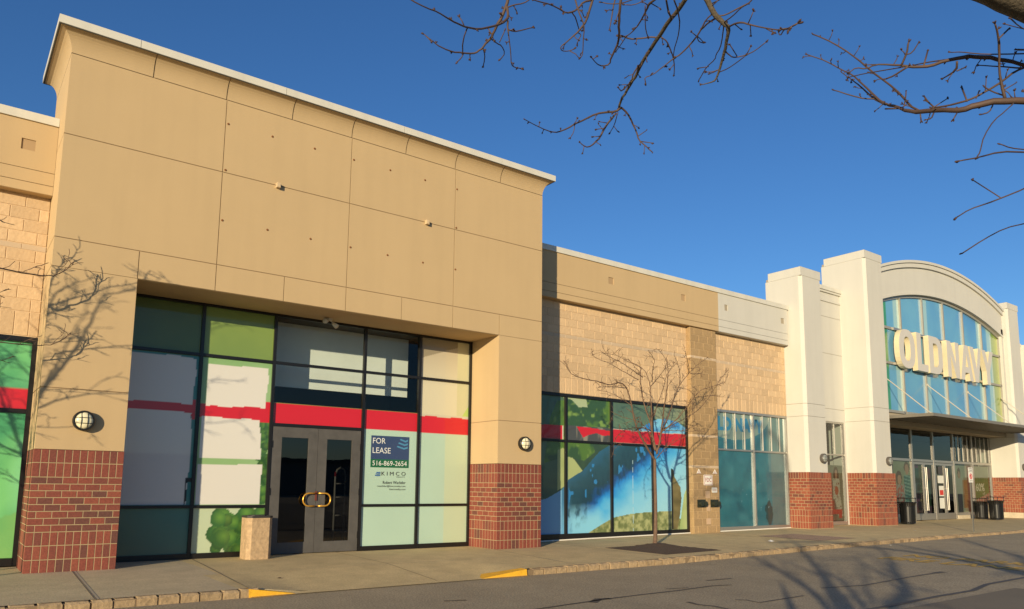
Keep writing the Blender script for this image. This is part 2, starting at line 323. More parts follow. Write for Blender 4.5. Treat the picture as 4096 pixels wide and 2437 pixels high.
def text_geo(s,size=1.0,extrude=0.0,align='LEFT',spacing=1.0,bold=0.0):
    cu=bpy.data.curves.new('txt','FONT'); cu.body=s; cu.size=size; cu.extrude=extrude; cu.align_x=align; cu.space_character=spacing; cu.offset=bold; cu.resolution_u=3
    o=bpy.data.objects.new('txt',cu); link(o); dg=bpy.context.evaluated_depsgraph_get(); me=bpy.data.meshes.new_from_object(o.evaluated_get(dg))
    vs=[tuple(v.co) for v in me.vertices]; fs=[tuple(p.vertices) for p in me.polygons]
    bpy.data.objects.remove(o); bpy.data.curves.remove(cu); bpy.data.meshes.remove(me); return vs,fs
def add_text(b,s,fn,size=1.0,m=0,fit=None,**k):
    vs,fs=text_geo(s,size,**k)
    if fit:   # (width,height) box from origin
        x0=min(v[0] for v in vs);x1=max(v[0] for v in vs);y0=min(v[1] for v in vs);y1=max(v[1] for v in vs)
        vs=[((v[0]-x0)/(x1-x0)*fit[0],(v[1]-y0)/(y1-y0)*fit[1],v[2]) for v in vs]
    n=len(b.v); b.v+=[fn(*v) for v in vs]
    for f in fs: b.f.append(tuple(n+i for i in f)); b.m.append(m)
wall_t=lambda x0,z0,y: (lambda a,c,d: (x0+a,y-d,z0+c))
tb=MB()
add_text(tb,'FIRE LANE',lambda a,c,d:(15.35+c,-5.30-a,rz(15.5+c)+.006),fit=(2.75,.62),bold=.02)
add_text(tb,'NO PARKING',lambda a,c,d:(16.35+c,-5.35-a,rz(16.5+c)+.006),fit=(3.4,.62),bold=.02)
tb.quad(*[(x,y,rz(x)+.006) for x,y in ((15.2,-8.15),(15.45,-8.15),(15.45,-9.4),(15.2,-9.4))])
tb.build('road_lettering',ROADY,road)
# tree pit, paved patch
mb=MB(); n=14
P=[(11.3,-1.0),(13.02,-.92),(12.72,-2.78),(11.1,-2.82)]; P=[(11.45,-.93),(13.05,-.93),(13.05,-2.45),(11.45,-2.45)]
random.seed(8)
xs2=np.linspace(11.33,13.2,22); ys2=np.linspace(-2.86,-.98,22)
lip=grid('kerb_cut_lip',list(np.arange(2.34,7.2,.2))+[7.15],[KY-.06,KY+.02,KY+.11],lambda x,y: min(sz(x,KY+.11),sz(x,KY+.11))if y>KY+.05 else max(rz(x)+.006,min(sz(x,KY+.11),rz(x)+.012)),CONC2,sw)
go=grid('tree_pit',list(xs2),list(ys2),lambda x,y: sz(x,y)+.004+(.035*max(0,1-((x-12.9)**2+(y+1.1)**2)/.5) if abs(x-12.26)<.9 and abs(y+1.92)<.9 else 0)+(random.uniform(0,.018) if abs(x-12.26)<.9 and abs(y+1.92)<.9 else 0),MULCH); tag(go,kind='structure')
pv=MB()
xa,xb,ya,yb=17.7,19.5,-2.55,-.62
nx,ny=9,18
pv.quad(*[(x,y,sz(x,y)+.003) for x,y in ((xa,ya),(xb,ya),(xb,yb),(xa,yb))],m=1)
for i in range(nx):
    for j in range(ny):
        a=xa+(xb-xa)*i/nx; c=ya+(yb-ya)*j/ny; pv.quad(*[(x,y,sz(x,y)+.006) for x,y in ((a+.006,c+.006),(a+.194,c+.006),(a+.194,c+.1),(a+.006,c+.1))])
st(pv.build('brick_paving',[PAVER,JOINT]))
# ---------------------------------------------------------------- wall builders
def cells_front(b,xs,zs,y,d,gap=.014,m=0,holes=()):
    for i in range(len(xs)-1):
        for j in range(len(zs)-1):
            b.box(xs[i]+(gap/2 if i else 0),xs[i+1]-(gap/2 if i<len(xs)-2 else 0),y,y+d,zs[j]+(gap/2 if j else 0),zs[j+1]-(gap/2 if j<len(zs)-2 else 0),m=m)
def brick_face(b,O,U,N,L,rows,bw=.106,d=.004,m=0,half=0):
    """rows: list of (z0,z1,kind) ; O ground corner, U direction along the face, N outward"""
    U=Vector(U);N=Vector(N);O=Vector(O); Zv=Vector((0,0,1)); g_=.0062
    for r,(z0,z1,kind) in enumerate(rows):
        if kind=='s': n=max(1,round(L/bw)); cuts=[L*i/n for i in range(n+1)]
        else:
            n=max(1,round(L/(2*bw))); s=L/n; cuts=[0]+[s*(i+.5) for i in range(n)]+[L] if (r+half)%2 else [s*i for i in range(n+1)]
        for a,c in zip(cuts,cuts[1:]):
            b.tile(O+U*(a+g_)+Zv*(z0+g_),U*(c-a-2*g_),Zv*(z1-z0-2*g_),N,d,.003,m)
def rows_portal(z0): return [(z0-.05,.195,'s'),(.195,.41,'s'),(.41,.62,'s')]+[(.62+.1069*i,.62+.1069*(i+1),'r') for i in range(8)]+[(1.475,1.70,'s'),(1.70,1.915,'s')]
def rows_tower(b0,off=0): return [(b0,.31+off,'s'),(.31+off,.52+off,'s'),(.52+off,.715+off,'s')]+[(.715+off+.1045*i,.715+off+.1045*(i+1),'r') for i in range(10)]+[(1.76+off,1.975+off,'s')]
def block_face(b,x0,x1,z0,z1,y,rows,w=.427,d=.009,m=0,soldier=None,N=(0,-1,0),bandm=1,phase=0):
    for r,(a,c,kind) in enumerate(rows):
        if c<=z0 or a>=z1: continue
        ww=w if kind!='s' else w/2; ph=phase+(0 if (r%2==0 or kind=='s') else w/2); k0=math.floor((x0-ph)/ww)
        x=ph+k0*ww
        while x<x1:
            xa,xb=max(x,x0),min(x+ww,x1)
            if xb-xa>.03: b.tile((xa+.005,y,max(a,z0)+.005),(xb-xa-.01,0,0),(0,0,min(c,z1)-max(a,z0)-.01),N,d if kind!='b' else d*.7,.006 if kind!='b' else .003,m if kind!='b' else bandm)
            x+=ww
BROWS=[(3.86,4.28,'s')]+[(4.28+.216*i,4.28+.216*(i+1),'r') for i in range(5)]+[(5.36,5.46,'b')]+[(5.46+.215*i,5.46+.215*(i+1),'r') for i in range(5)]
# ---------------------------------------------------------------- film art painter
RNG=np.random.RandomState(4); TAB=RNG.rand(256,256)
def vn(X,Z,s,ox=0,oz=0):
    x=X*s+ox+40; z=Z*s+oz+40; xi=np.floor(x).astype(int); zi=np.floor(z).astype(int); fx=x-xi; fz=z-zi; fx=fx*fx*(3-2*fx); fz=fz*fz*(3-2*fz)
    T=lambda a,b: TAB[a%256,b%256]
    return (T(xi,zi)*(1-fx)+T(xi+1,zi)*fx)*(1-fz)+(T(xi,zi+1)*(1-fx)+T(xi+1,zi+1)*fx)*fz
def fbm(X,Z,s,o=3,ox=0,oz=0):
    t=0;a=.5;n=0
    for i in range(o): t=t+a*vn(X,Z,s*2**i,ox+i*17,oz+i*31); n+=a; a*=.55
    return t/n
def inpoly(X,Z,P):
    c=np.zeros(X.shape,bool); n=len(P)
    for i in range(n):
        x1,z1=P[i]; x2,z2=P[(i+1)%n]
        if z1==z2: continue
        t=((z1>Z)!=(z2>Z))&(X<(x2-x1)*(Z-z1)/(z2-z1)+x1); c^=t
    return c
def put(C,mask,col):
    col=np.asarray(col,float)
    if col.ndim==1: C[mask]=col
    else: C[mask]=col[mask]
def mixc(a,b,t): a=np.asarray(a);b=np.asarray(b); return a*(1-t[...,None])+b*t[...,None]
def pane(name,x0,x1,z0,z1,y,art,parent,m=None,res=.02,thick=.006):
    nx=max(2,int((x1-x0)/res)+1); nz=max(2,int((z1-z0)/res)+1)
    X,Z=np.meshgrid(np.linspace(x0,x1,nx),np.linspace(z0,z1,nz)); C=art(X,Z)*.86; b=MB()
    b.v=[(float(a),y,float(c)) for a,c in zip(X.ravel(),Z.ravel())]
    idx=np.arange(nx*nz).reshape(nz,nx)
    for j in range(nz-1):
        r0=idx[j];r1=idx[j+1]
        b.f+=[(int(r0[i]),int(r0[i+1]),int(r1[i+1]),int(r1[i])) for i in range(nx-1)]
    b.m=[0]*len(b.f); k=len(b.v)
    b.v+=[(x0,y+thick,z0),(x1,y+thick,z0),(x1,y+thick,z1),(x0,y+thick,z1)]; b.f.append((k+3,k+2,k+1,k)); b.m.append(0)
    ob=b.build(name,m or FILM,parent); at=ob.data.color_attributes.new('Col','FLOAT_COLOR','POINT')
    col=np.ones((len(b.v),4),np.float32); col[:nx*nz,:3]=C.reshape(-1,3); col[nx*nz:,:3]=.2; at.data.foreach_set('color',col.ravel()); return ob
RED=np.array((.62,.008,.02)); SHEET=np.array((.74,.72,.66)); MINT=np.array((.44,.62,.50))
def leafballs(X,Z,x0,x1,z0,z1,n,r0,r1,seed):
    R=np.random.RandomState(seed); C=np.zeros(X.shape+(3,)); C[:]=(.02,.085,.02); hit=np.zeros(X.shape,bool)
    for i in range(n):
        cx,cz,r=R.uniform(x0,x1),R.uniform(z0,z1),R.uniform(r0,r1); d=np.hypot(X-cx,(Z-cz))/r; k=R.uniform(.7,1.25)
        m=d<1; col=mixc(np.array((.12,.27,.045))*k,np.array((.035,.12,.03))*k,np.clip(np.hypot(X-cx-.25*r,Z-cz-.25*r)/r,0,1)); C[m]=col[m]; hit|=m
    return C,hit
def bush(X,Z,s=5,ox=0):
    n=fbm(X,Z,s,3,ox); r=vn(X,Z,s*2.2,ox+9); c=mixc((.025,.10,.025),(.09,.23,.03),np.clip((n-.35)*3,0,1)); return mixc(c,(.22,.42,.08),np.clip((r-.72)*4,0,1))
# ================================================================ VACANT STORE (portal and both wings)
vs_b=empty('vacant_store',(0,0,0),'tan stucco store with deep recessed glass entrance and red brick pier bases','building')
W=10.2175
# header panels, cove, coping
b=MB(); b.box(.012,W-.012,.014,2.0,4.88,8.58,m=1)
cells_front(b,[0,2.56,5.11,7.67,W],[5.372,7.138,8.552],0,.02)
cells_front(b,[0,1.27,2.56,3.83,5.11,6.385,7.67,8.95,W],[4.88,5.372-.014],0,.02)
for z0,z1 in ((4.887,5.365),(5.379,7.131),(7.145,8.552)):
    b.box(0,.02,.02,2.0,z0,z1); b.box(W-.02,W,.02,2.0,z0,z1)
b.box(.02,W-.02,.02,1.3,4.872,4.8795)
b.build('header_wall',[STUC,STUCD],vs_b)
b=MB(); cove=[(0,8.566)]+[(.21*(1-math.cos(t)),8.566+.345*math.sin(t)/math.sin(math.radians(80))) for t in [math.radians(a) for a in range(10,81,8)]]+[(.21,8.912)]
cove=[(0,8.566)]+[(.215*(1-math.sqrt(max(0,1-(k/9)**1.9))),8.566+.345*k/9) for k in range(1,10)]
def cove_run(P0,P1,N,m=0,inset=0.0,e0=1,e1=1):   # between plan points, outward N ; mitred when e=1
    P0=Vector(P0);P1=Vector(P1);N=Vector(N);T=(P1-P0).normalized(); n=len(b.v)
    for o,z in cove:
        o2=o-inset; a=P0+N*o2-T*o2*e0; c=P1+N*o2+T*o2*e1
        b.v+=[(a.x,a.y,z),(c.x,c.y,z)]
    for i in range(len(cove)-1): b.f.append((n+2*i,n+2*i+1,n+2*i+3,n+2*i+2)); b.m.append(m)
xs=[0]+[1.275*i for i in range(1,8)]+[W]
for i in range(8): cove_run((xs[i]+(.008 if i else 0),0,0),(xs[i+1]-(.008 if i<7 else 0),0,0),(0,-1,0),e0=1 if i==0 else 0,e1=1 if i==7 else 0)
cove_run((0,0,0),(W,0,0),(0,-1,0),m=1,inset=.012)
cove_run((0,2,0),(0,0,0),(-1,0,0)); cove_run((W,0,0),(W,2,0),(1,0,0)); cove_run((W,2,0),(0,2,0),(0,1,0))
b.quad((-.215,-.215,8.911),(W+.215,-.215,8.911),(W+.215,2.215,8.911),(-.215,2.215,8.911))
b.build('cove_cornice',[STUC,STUCD],vs_b,smooth=False)
b=MB(); o=.235
for a,c in zip([-o,1.0,3.6,6.2,8.8],[1.0,3.6,6.2,8.8,W+o]): b.box(a+(.004 if a>0 else 0),c-.004,-o,0.1,8.915,9.055)
b.box(-o,.1,.104,2+o,8.915,9.055); b.box(W-.1,W+o,.104,2+o,8.915,9.055); b.box(.104,W-.104,2,2+o,8.915,9.055)
b.box(-o+.01,W+o-.01,-o+.012,2+o-.01,8.905,9.03,m=1)
b.build('coping',[COPE,mat('dark_seam',(.10,.10,.09),rough=.8)],vs_b)
# piers
for nm,x0,x1 in (('pier',0,1.27),('pier',8.95,W)):
    p=MB(); p.box(x0+.012,x1-.012,.014,1.3,1.915,4.88,m=1)
    for z0,z1 in ((1.915,2.888),(2.902,4.873)): 
        p.box(x0,x1,0,.02,z0,z1); p.box(x0,x0+.02,.02,1.3,z0,z1); p.box(x1-.02,x1,.02,1.3,z0,z1)
    po=p.build('pier',[STUC,STUCD],vs_b)
    p=MB(); e=.0
    p.box(x0-.002,x1+.002,-.002,1.11 if x0>1 else 1.13,-.05,1.905,m=1)
    R=rows_portal(0)
    brick_face(p,(x0-.012,-.002,0),(1,0,0),(0,-1,0),x1-x0+.024,R)
    brick_face(p,(x0-.002,1.11,0),(0,-1,0),(-1,0,0),1.11,R,half=1)
    brick_face(p,(x1+.002,-.002,0),(0,1,0),(1,0,0),1.11,R,half=1)
    p.build('brick_base',[BRICK,BMORT],po)
# wings
def vent(b,x,y,z0,z1,w,m=0): pass
def fascia(b,x0,x1,zz,y,holes,m=0,md=1):
    b.box(x0,x1,y+.04,y+.75,6.34,7.59,m=md)
    b.box(x0,x1,y,y+.04,6.34,6.495,m=m); b.box(x0,x1,y,y+.04,6.505,6.725,m=m)
    xs=[x0]
    for h in holes: xs+=[h[0],h[1]]
    xs.append(x1)
    for i in range(0,len(xs),2): b.box(xs[i],xs[i+1],y,y+.04,6.735,7.59,m=m)
    for h in holes: b.box(h[0],h[1],y,y+.04,6.735,7.06,m=m); b.box(h[0],h[1],y,y+.04,7.255,7.59,m=m); b.box(h[0],h[1],y+.02,y+.0395,7.06,7.255,m=2)
    b.box(x0,x1,y+.01,y+.2,6.335,6.3405,m=m)
b=MB(); fascia(b,-14,-.004,0,.95,[(-4.6,-4.4),(-.53,-.32)]); b.build('fascia',[STUC,STUCD,mat('tan_recess',(.38,.26,.14),rough=.95)],vs_b)
b=MB(); fascia(b,W+.004,18.22,0,.95,[(13.4,13.6),(16.455,16.65)]); b.build('fascia',[STUC,STUCD,mat('tan_recess',(.38,.26,.14),rough=.95)],vs_b)
b=MB()
for run in (((-14,-.004),),((W+.004,13.3),(13.303,16.4),(16.403,19.5),(19.503,22.04))):
    b=MB()
    for a,c in run: b.box(a,c,.915,1.75,7.592,7.742)
    b.build('coping',COPE,vs_b)
def window_frame(x0,x1,z0,z1,y,mulls,horiz,m,parent,wd=.055,dep=.10,base=.10,name='window'):
    b=MB(); b.box(x0,x0+wd,y-dep/2,y+dep/2,z0,z1); b.box(x1-wd,x1,y-dep/2,y+dep/2,z0,z1); b.box(x0+wd,x1-wd,y-dep/2,y+dep/2,z1-wd-.02,z1); b.box(x0+wd,x1-wd,y-dep/2-.012,y+dep/2,z0,z0+base)
    for mx in mulls: b.box(mx-wd/2,mx+wd/2,y-dep/2+.002,y+dep/2,z0+base,z1-wd-.02)
    segs=[x0+wd]+[v for mx in mulls for v in (mx-wd/2,mx+wd/2)]+[x1-wd]
    for hz in horiz:
        for i in range(0,len(segs),2): b.box(segs[i],segs[i+1],y-dep/2+.008,y+dep/2,hz-wd/2,hz+wd/2)
    return b.build(name,m,parent)
def split_panes(xs,zs,wd=.055):
    for i in range(len(xs)-1):
        for j in range(len(zs)-1): yield xs[i]+wd/2,xs[i+1]-wd/2,zs[j]+wd/2,zs[j+1]-wd/2
# left wing wall and window
b=MB(); b.box(-14,-.004,1.16,1.5,3.85,6.34,m=2); block_face(b,-14,-.004,3.86,6.335,1.16,BROWS,phase=.06); b.box(-14,-9,1.16,1.5,-.05,3.85,m=2)
b.build('block_wall',[BLOCK,BAND,MORT],vs_b)
wL=window_frame(-9,-.004,.02,3.85,1.2,[-7.2,-5.4,-3.6,-1.8],[2.58],DARKF,vs_b,wd=.07,base=.12)
def art_left(X,Z):
    n=fbm(X,Z,1.2,3,5); C=mixc((.06,.34,.14),(.20,.62,.22),np.clip((n-.3)*2.2,0,1)); C=mixc(C,(.30,.75,.45),np.clip((vn(X,Z,2.,7)-.6)*2.2,0,1)*.6)
    put(C,Z<.9+.25*np.sin(X*1.3),mixc((.10,.42,.14),(.26,.55,.16),fbm(X,Z,2.5,2)))
    put(C,(Z>2.6)&(Z<2.97+.01*np.sin(X*3)),RED); return C
for x0,x1,z0,z1 in split_panes([-3.6,-1.8,-.03],[.11,2.58,3.8],.07): pane('pane',x0,x1,z0,z1,1.21,art_left,wL,res=.04)
for x0,x1,z0,z1 in split_panes([-9,-7.2,-5.4,-3.6],[.11,2.58,3.8],.07): pane('pane',x0,x1,z0,z1,1.21,art_left,wL,res=.2)
# right wing walls
b=MB(); b.box(W+.004,16.9,1.16,1.5,3.85,6.34,m=2); block_face(b,W+.004,16.885,3.86,6.335,1.16,BROWS,phase=.02); b.box(18.12,22.06,1.16,1.5,3.87,6.34,m=2); block_face(b,18.125,22.06,3.88,6.335,1.16,[(3.88,4.28,'s')]+BROWS[1:],phase=.13)
b.build('block_wall',[BLOCK,BAND,MORT],vs_b)
PR=[(.06+.216*i,.06+.216*(i+1),'r') for i in range(9)]+[(2.004,2.085,'b')]+[(2.085+.214*i,2.085+.214*(i+1),'r') for i in range(4)]+[(2.941,3.02,'b')]+[(3.02+.2125*i,3.02+.2125*(i+1),'r') for i in range(11)]+[(5.3575,5.44,'b')]+[(5.44+.2175*i,5.44+.2175*(i+1),'r') for i in range(4)]
b=MB(); b.box(16.9,18.115,1.01,1.3,0,6.31,m=2); block_face(b,16.895,18.12,.03,6.31,1.01,PR,m=0,phase=.0)
for a,c,k in PR: b.tile((16.9,1.3,a+.005),(0,-.29,0),(0,0,c-a-.01),(-1,0,0),.008,.004,1 if k=='b' else 0); b.tile((18.115,1.01,a+.005),(0,.29,0),(0,0,c-a-.01),(1,0,0),.004,.003,1 if k=='b' else 0)
b.build('block_pilaster',[BLOCKB,BAND,mat('brown_mortar',(.50,.36,.20),rough=.95)],vs_b)
# window 1 (mural film)
w1=window_frame(W+.004,16.885,.06,3.86,1.2,[12.015,13.69,15.34],[2.605],DARKF,vs_b,wd=.06,base=.13)
def art_mural(X,Z):
    n=fbm(X,Z,1.5,3); C=mixc((.05,.11,.075),(.10,.20,.10),n)
    s=fbm(X,Z,3.0,3,3)
    # upper foliage
    fol=(inpoly(X,Z,[(11.3,2.0),(11.5,3.2),(11.75,3.66),(12.25,3.72),(12.5,3.5),(12.45,3.9),(13.8,3.9),(13.8,2.9),(12.9,2.35),(12.1,2.2)]))
    leaf=mixc((.035,.095,.035),(.09,.20,.03),np.clip((s-.42)*5,0,1)); leaf=mixc(leaf,(.20,.34,.07),np.clip((fbm(X,Z,6,2,9)-.64)*6,0,1)); put(C,fol,leaf)
    put(C,inpoly(X,Z,[(12.25,3.72),(12.5,3.54),(12.83,3.55),(12.75,3.9),(10.2,3.9),(10.2,3.78),(11.7,3.8)]),(.42,.52,.30))
    put(C,inpoly(X,Z,[(13.72,2.6),(13.72,3.9),(15.2,3.9),(15.5,3.4),(15,3.05),(14,3.0)]),mixc((.06,.12,.10),(.14,.24,.14),fbm(X,Z,2.5,3,5)))
    put(C,inpoly(X,Z,[(15.2,3.9),(15.5,3.4),(16.9,3.3),(16.9,3.9)]),mixc((.16,.22,.13),(.30,.36,.22),fbm(X,Z,2,3,8)))
    put(C,inpoly(X,Z,[(14.7,3.0),(15.1,3.2),(15.6,3.4),(15.95,3.43),(16.5,3.36),(16.9,3.18),(16.9,2.98)]),mixc((.02,.22,.60),(.22,.60,.85),np.clip((fbm(X,Z,4,3,2)-.3)*2.4,0,1)))
    # field
    put(C,inpoly(X,Z,[(11.75,2.35),(11.95,2.42),(12.7,1.88),(12.1,1.45),(11.75,1.3)]),mixc((.34,.42,.16),(.52,.58,.28),fbm(X,Z,2,2)))
    # water
    lake=inpoly(X,Z,[(10,.85),(11.38,1.09),(11.9,1.32),(12.14,1.59),(12.64,1.83),(13.27,2.37),(13.6,2.58),(17,2.58),(17,.1),(10,.1)])
    dd=(X-12.0)*.514-(Z-.8)*.857+(fbm(X*1.3,Z*1.3,1.6,3,4)-.5)*.5+(fbm(X,Z*2.2,6,3,8)-.5)*.10
    ks=[-.9,-.3,.10,.28,.48,.72,1.1,1.6,2.6]; cs_=np.array([(.03,.15,.30),(.02,.08,.12),(.015,.06,.09),(.012,.085,.30),(.02,.26,.72),(.08,.46,.84),(.22,.60,.85),(.30,.66,.84),(.40,.72,.80)])
    water=np.stack([np.interp(dd,ks,cs_[:,i]) for i in range(3)],-1)
    leftm=np.clip((12.35-X-(Z-.6)*.2)*2.2,0,1); water=mixc(water,(.10,.36,.70),leftm*.75)
    low=np.clip((.98-Z+.10*(fbm(X,Z*2,5,2)-.5)-np.clip(X-13.2,0,.3))*2.2,0,1)*np.clip((X-11.7)*1.6,0,1); water=mixc(water,(.26,.64,.84),low*.95)
    sp=np.clip((fbm(X*1.6,Z*.8,7,3,14)-.46)*5,0,1)*np.clip(1-abs(dd-.15)*2.2,0,1)*(X>12.1); water=mixc(water,(.012,.05,.085),sp*.85)
    put(C,lake,water)
    put(C,lake&(X<11.9),mixc((.10,.34,.66),(.22,.50,.76),np.clip((X-10.6)*.8,0,1)))
    gap=lake&(dd>-.5)&(dd<.2)&(X>12.15)&(fbm(X*2.2,Z*.9,3.6,2,22)>.715); put(C,gap,(.03,.22,.52))
    put(C,inpoly(X,Z,[(12.1,2.35),(12.64,1.83),(13.27,2.37),(13.7,2.58),(12.1,2.58)]),mixc((.02,.055,.04),(.05,.10,.045),s))
    put(C,inpoly(X,Z,[(12.05,2.2),(12.7,2.1),(13.1,2.35),(13.0,2.58),(12.05,2.58)]),leaf*.9)
    hill=inpoly(X,Z,[(12.7,.1),(12.82,.18),(13.36,.41),(13.8,.58),(14.5,.67),(15.2,.71),(16.2,.72),(16.5,.5),(16.9,.3),(16.9,.1)])
    put(C,hill,mixc((.16,.20,.07),(.42,.45,.20),np.clip((fbm(X,Z,9,3,3)-.35)*3,0,1)))
    put(C,inpoly(X,Z,[(16.9,1.5),(16.72,1.2),(16.6,.7),(16.5,.25),(16.5,.1),(16.9,.1)]),mixc((.30,.44,.16),(.52,.62,.30),np.clip((X-16.45)*2,0,1)))
    put(C,inpoly(X,Z,[(16.17,1.97),(16.27,1.93),(16.31,1.72),(16.56,1.42),(16.60,1.1),(16.52,.6),(16.40,.2),(16.17,.2)]),mixc((.10,.085,.03),(.24,.20,.08),fbm(X,Z,5,2)))
    put(C,inpoly(X,Z,[(16.15,1.97),(16.25,1.95),(16.29,1.85),(16.22,1.7),(16.22,.2),(16.15,.2)]),(.012,.012,.01))
    # red band, torn in the second bay
    zt=3.0+.01*np.sin(X*5)
    put(C,(Z<zt+.02)&(Z>2.6)&(X>13.7),(.55,.55,.45)); put(C,(Z<zt)&(Z>2.64)&((X<11.93)|(X>13.76)),RED)
    put(C,(Z<3.02)&(Z>2.6)&(X>12.0)&(X<13.67),mixc((.07,.075,.075),(.28,.26,.20),np.clip((vn(X,Z*.15,14)-.6)*4,0,1)))
    put(C,inpoly(X,Z,[(12.44,3.0),(12.8,3.01),(13.67,2.95),(13.67,2.83),(13.4,2.80),(13.2,2.86),(13.05,2.85),(12.86,2.80),(12.66,2.72)]),RED)
    put(C,(Z<3.0)&(Z>2.64)&(X>11.93)&(X<11.96),(.7,.68,.6)); put(C,(Z<2.98)&(Z>2.66)&(X>13.74)&(X<13.77),(.7,.68,.6))
    for sx,sw in ((12.87,.008),(14.55,.006)): put(C,(abs(X-sx)<sw)&(Z<2.4)&(vn(X,Z,9)>.35),(.5,.7,.8))
    return C
for x0,x1,z0,z1 in split_panes([W,12.015,13.69,15.34,16.86],[.16,2.605,3.81],.06): pane('pane',x0,x1,z0,z1,1.21,art_mural,w1,res=.018)
# window 2 (blue film, slats)
w2=window_frame(18.12,22.05,.07,3.88,1.2,[20.18],[2.62],ALUF,vs_b,wd=.055,base=.14)
b=MB()
for x in (18.2,18.75,19.23,19.71,20.69,21.17,21.63): b=MB(); b.box(x-.014,x+.014,1.17,1.2,2.65,3.80); b.build('slat',SILV,w2)
def art_blue(X,Z):
    n=fbm(X,Z,3,3,4); C=mixc((.012,.10,.14),(.02,.16,.20),n); C=mixc(C,(.05,.22,.26),np.clip((fbm(X,Z,2,2,33)-.6)*3,0,1)*.5)
    put(C,(((X-19.2)/1.95)**2+((Z-3.9)/.95)**2<1),mixc((.16,.24,.20),(.23,.31,.25),n))
    put(C,(X>20.9)&(Z>2.62)&(((X-19.2)/1.95)**2+((Z-3.9)/.95)**2>1),(.05,.16,.17))
    put(C,(X>21.15)&(Z<2.6)&(Z>.2),mixc((.05,.12,.14),(.07,.17,.18),n))
    put(C,(((X-20.95)/.24)**2+((Z-.62)/.36)**2+(fbm(X,Z,5,3,3)-.5)*1.6<.9),(.008,.05,.055))
    pass
    put(C,(fbm(X,Z,14,2,7)>.86)&(Z<1.6)&(Z>.7)&(X>19.5)&(X<21.2),(.14,.30,.36)); return C
for x0,x1,z0,z1 in split_panes([18.15,20.18,22.02],[.18,2.62,3.82],.055): pane('pane',x0,x1,z0,z1,1.215,art_blue,w2,m=FILMR,res=.025)
b=MB(); add_text(b,'OLD NAVY',wall_t(17.9,3.22,1.2135),fit=(2.9,.46),bold=.06); b.build('faded_lettering',mat('faded_blue_print',(.02,.17,.30),rough=.4,coat=1),w2)
for a,c in ((W+.01,16.88),(18.13,22.04)): 
    b=MB(); n=8
    for i in range(n): x0=a+(c-a)*i/n;x1=a+(c-a)*(i+1)/n; b.quad((x0,1.12,g(x0)+.006),(x1,1.12,g(x1)+.006),(x1,1.132,g(x1)+.035),(x0,1.132,g(x0)+.035))
    b.build('caulk_line',CAULK,vs_b)
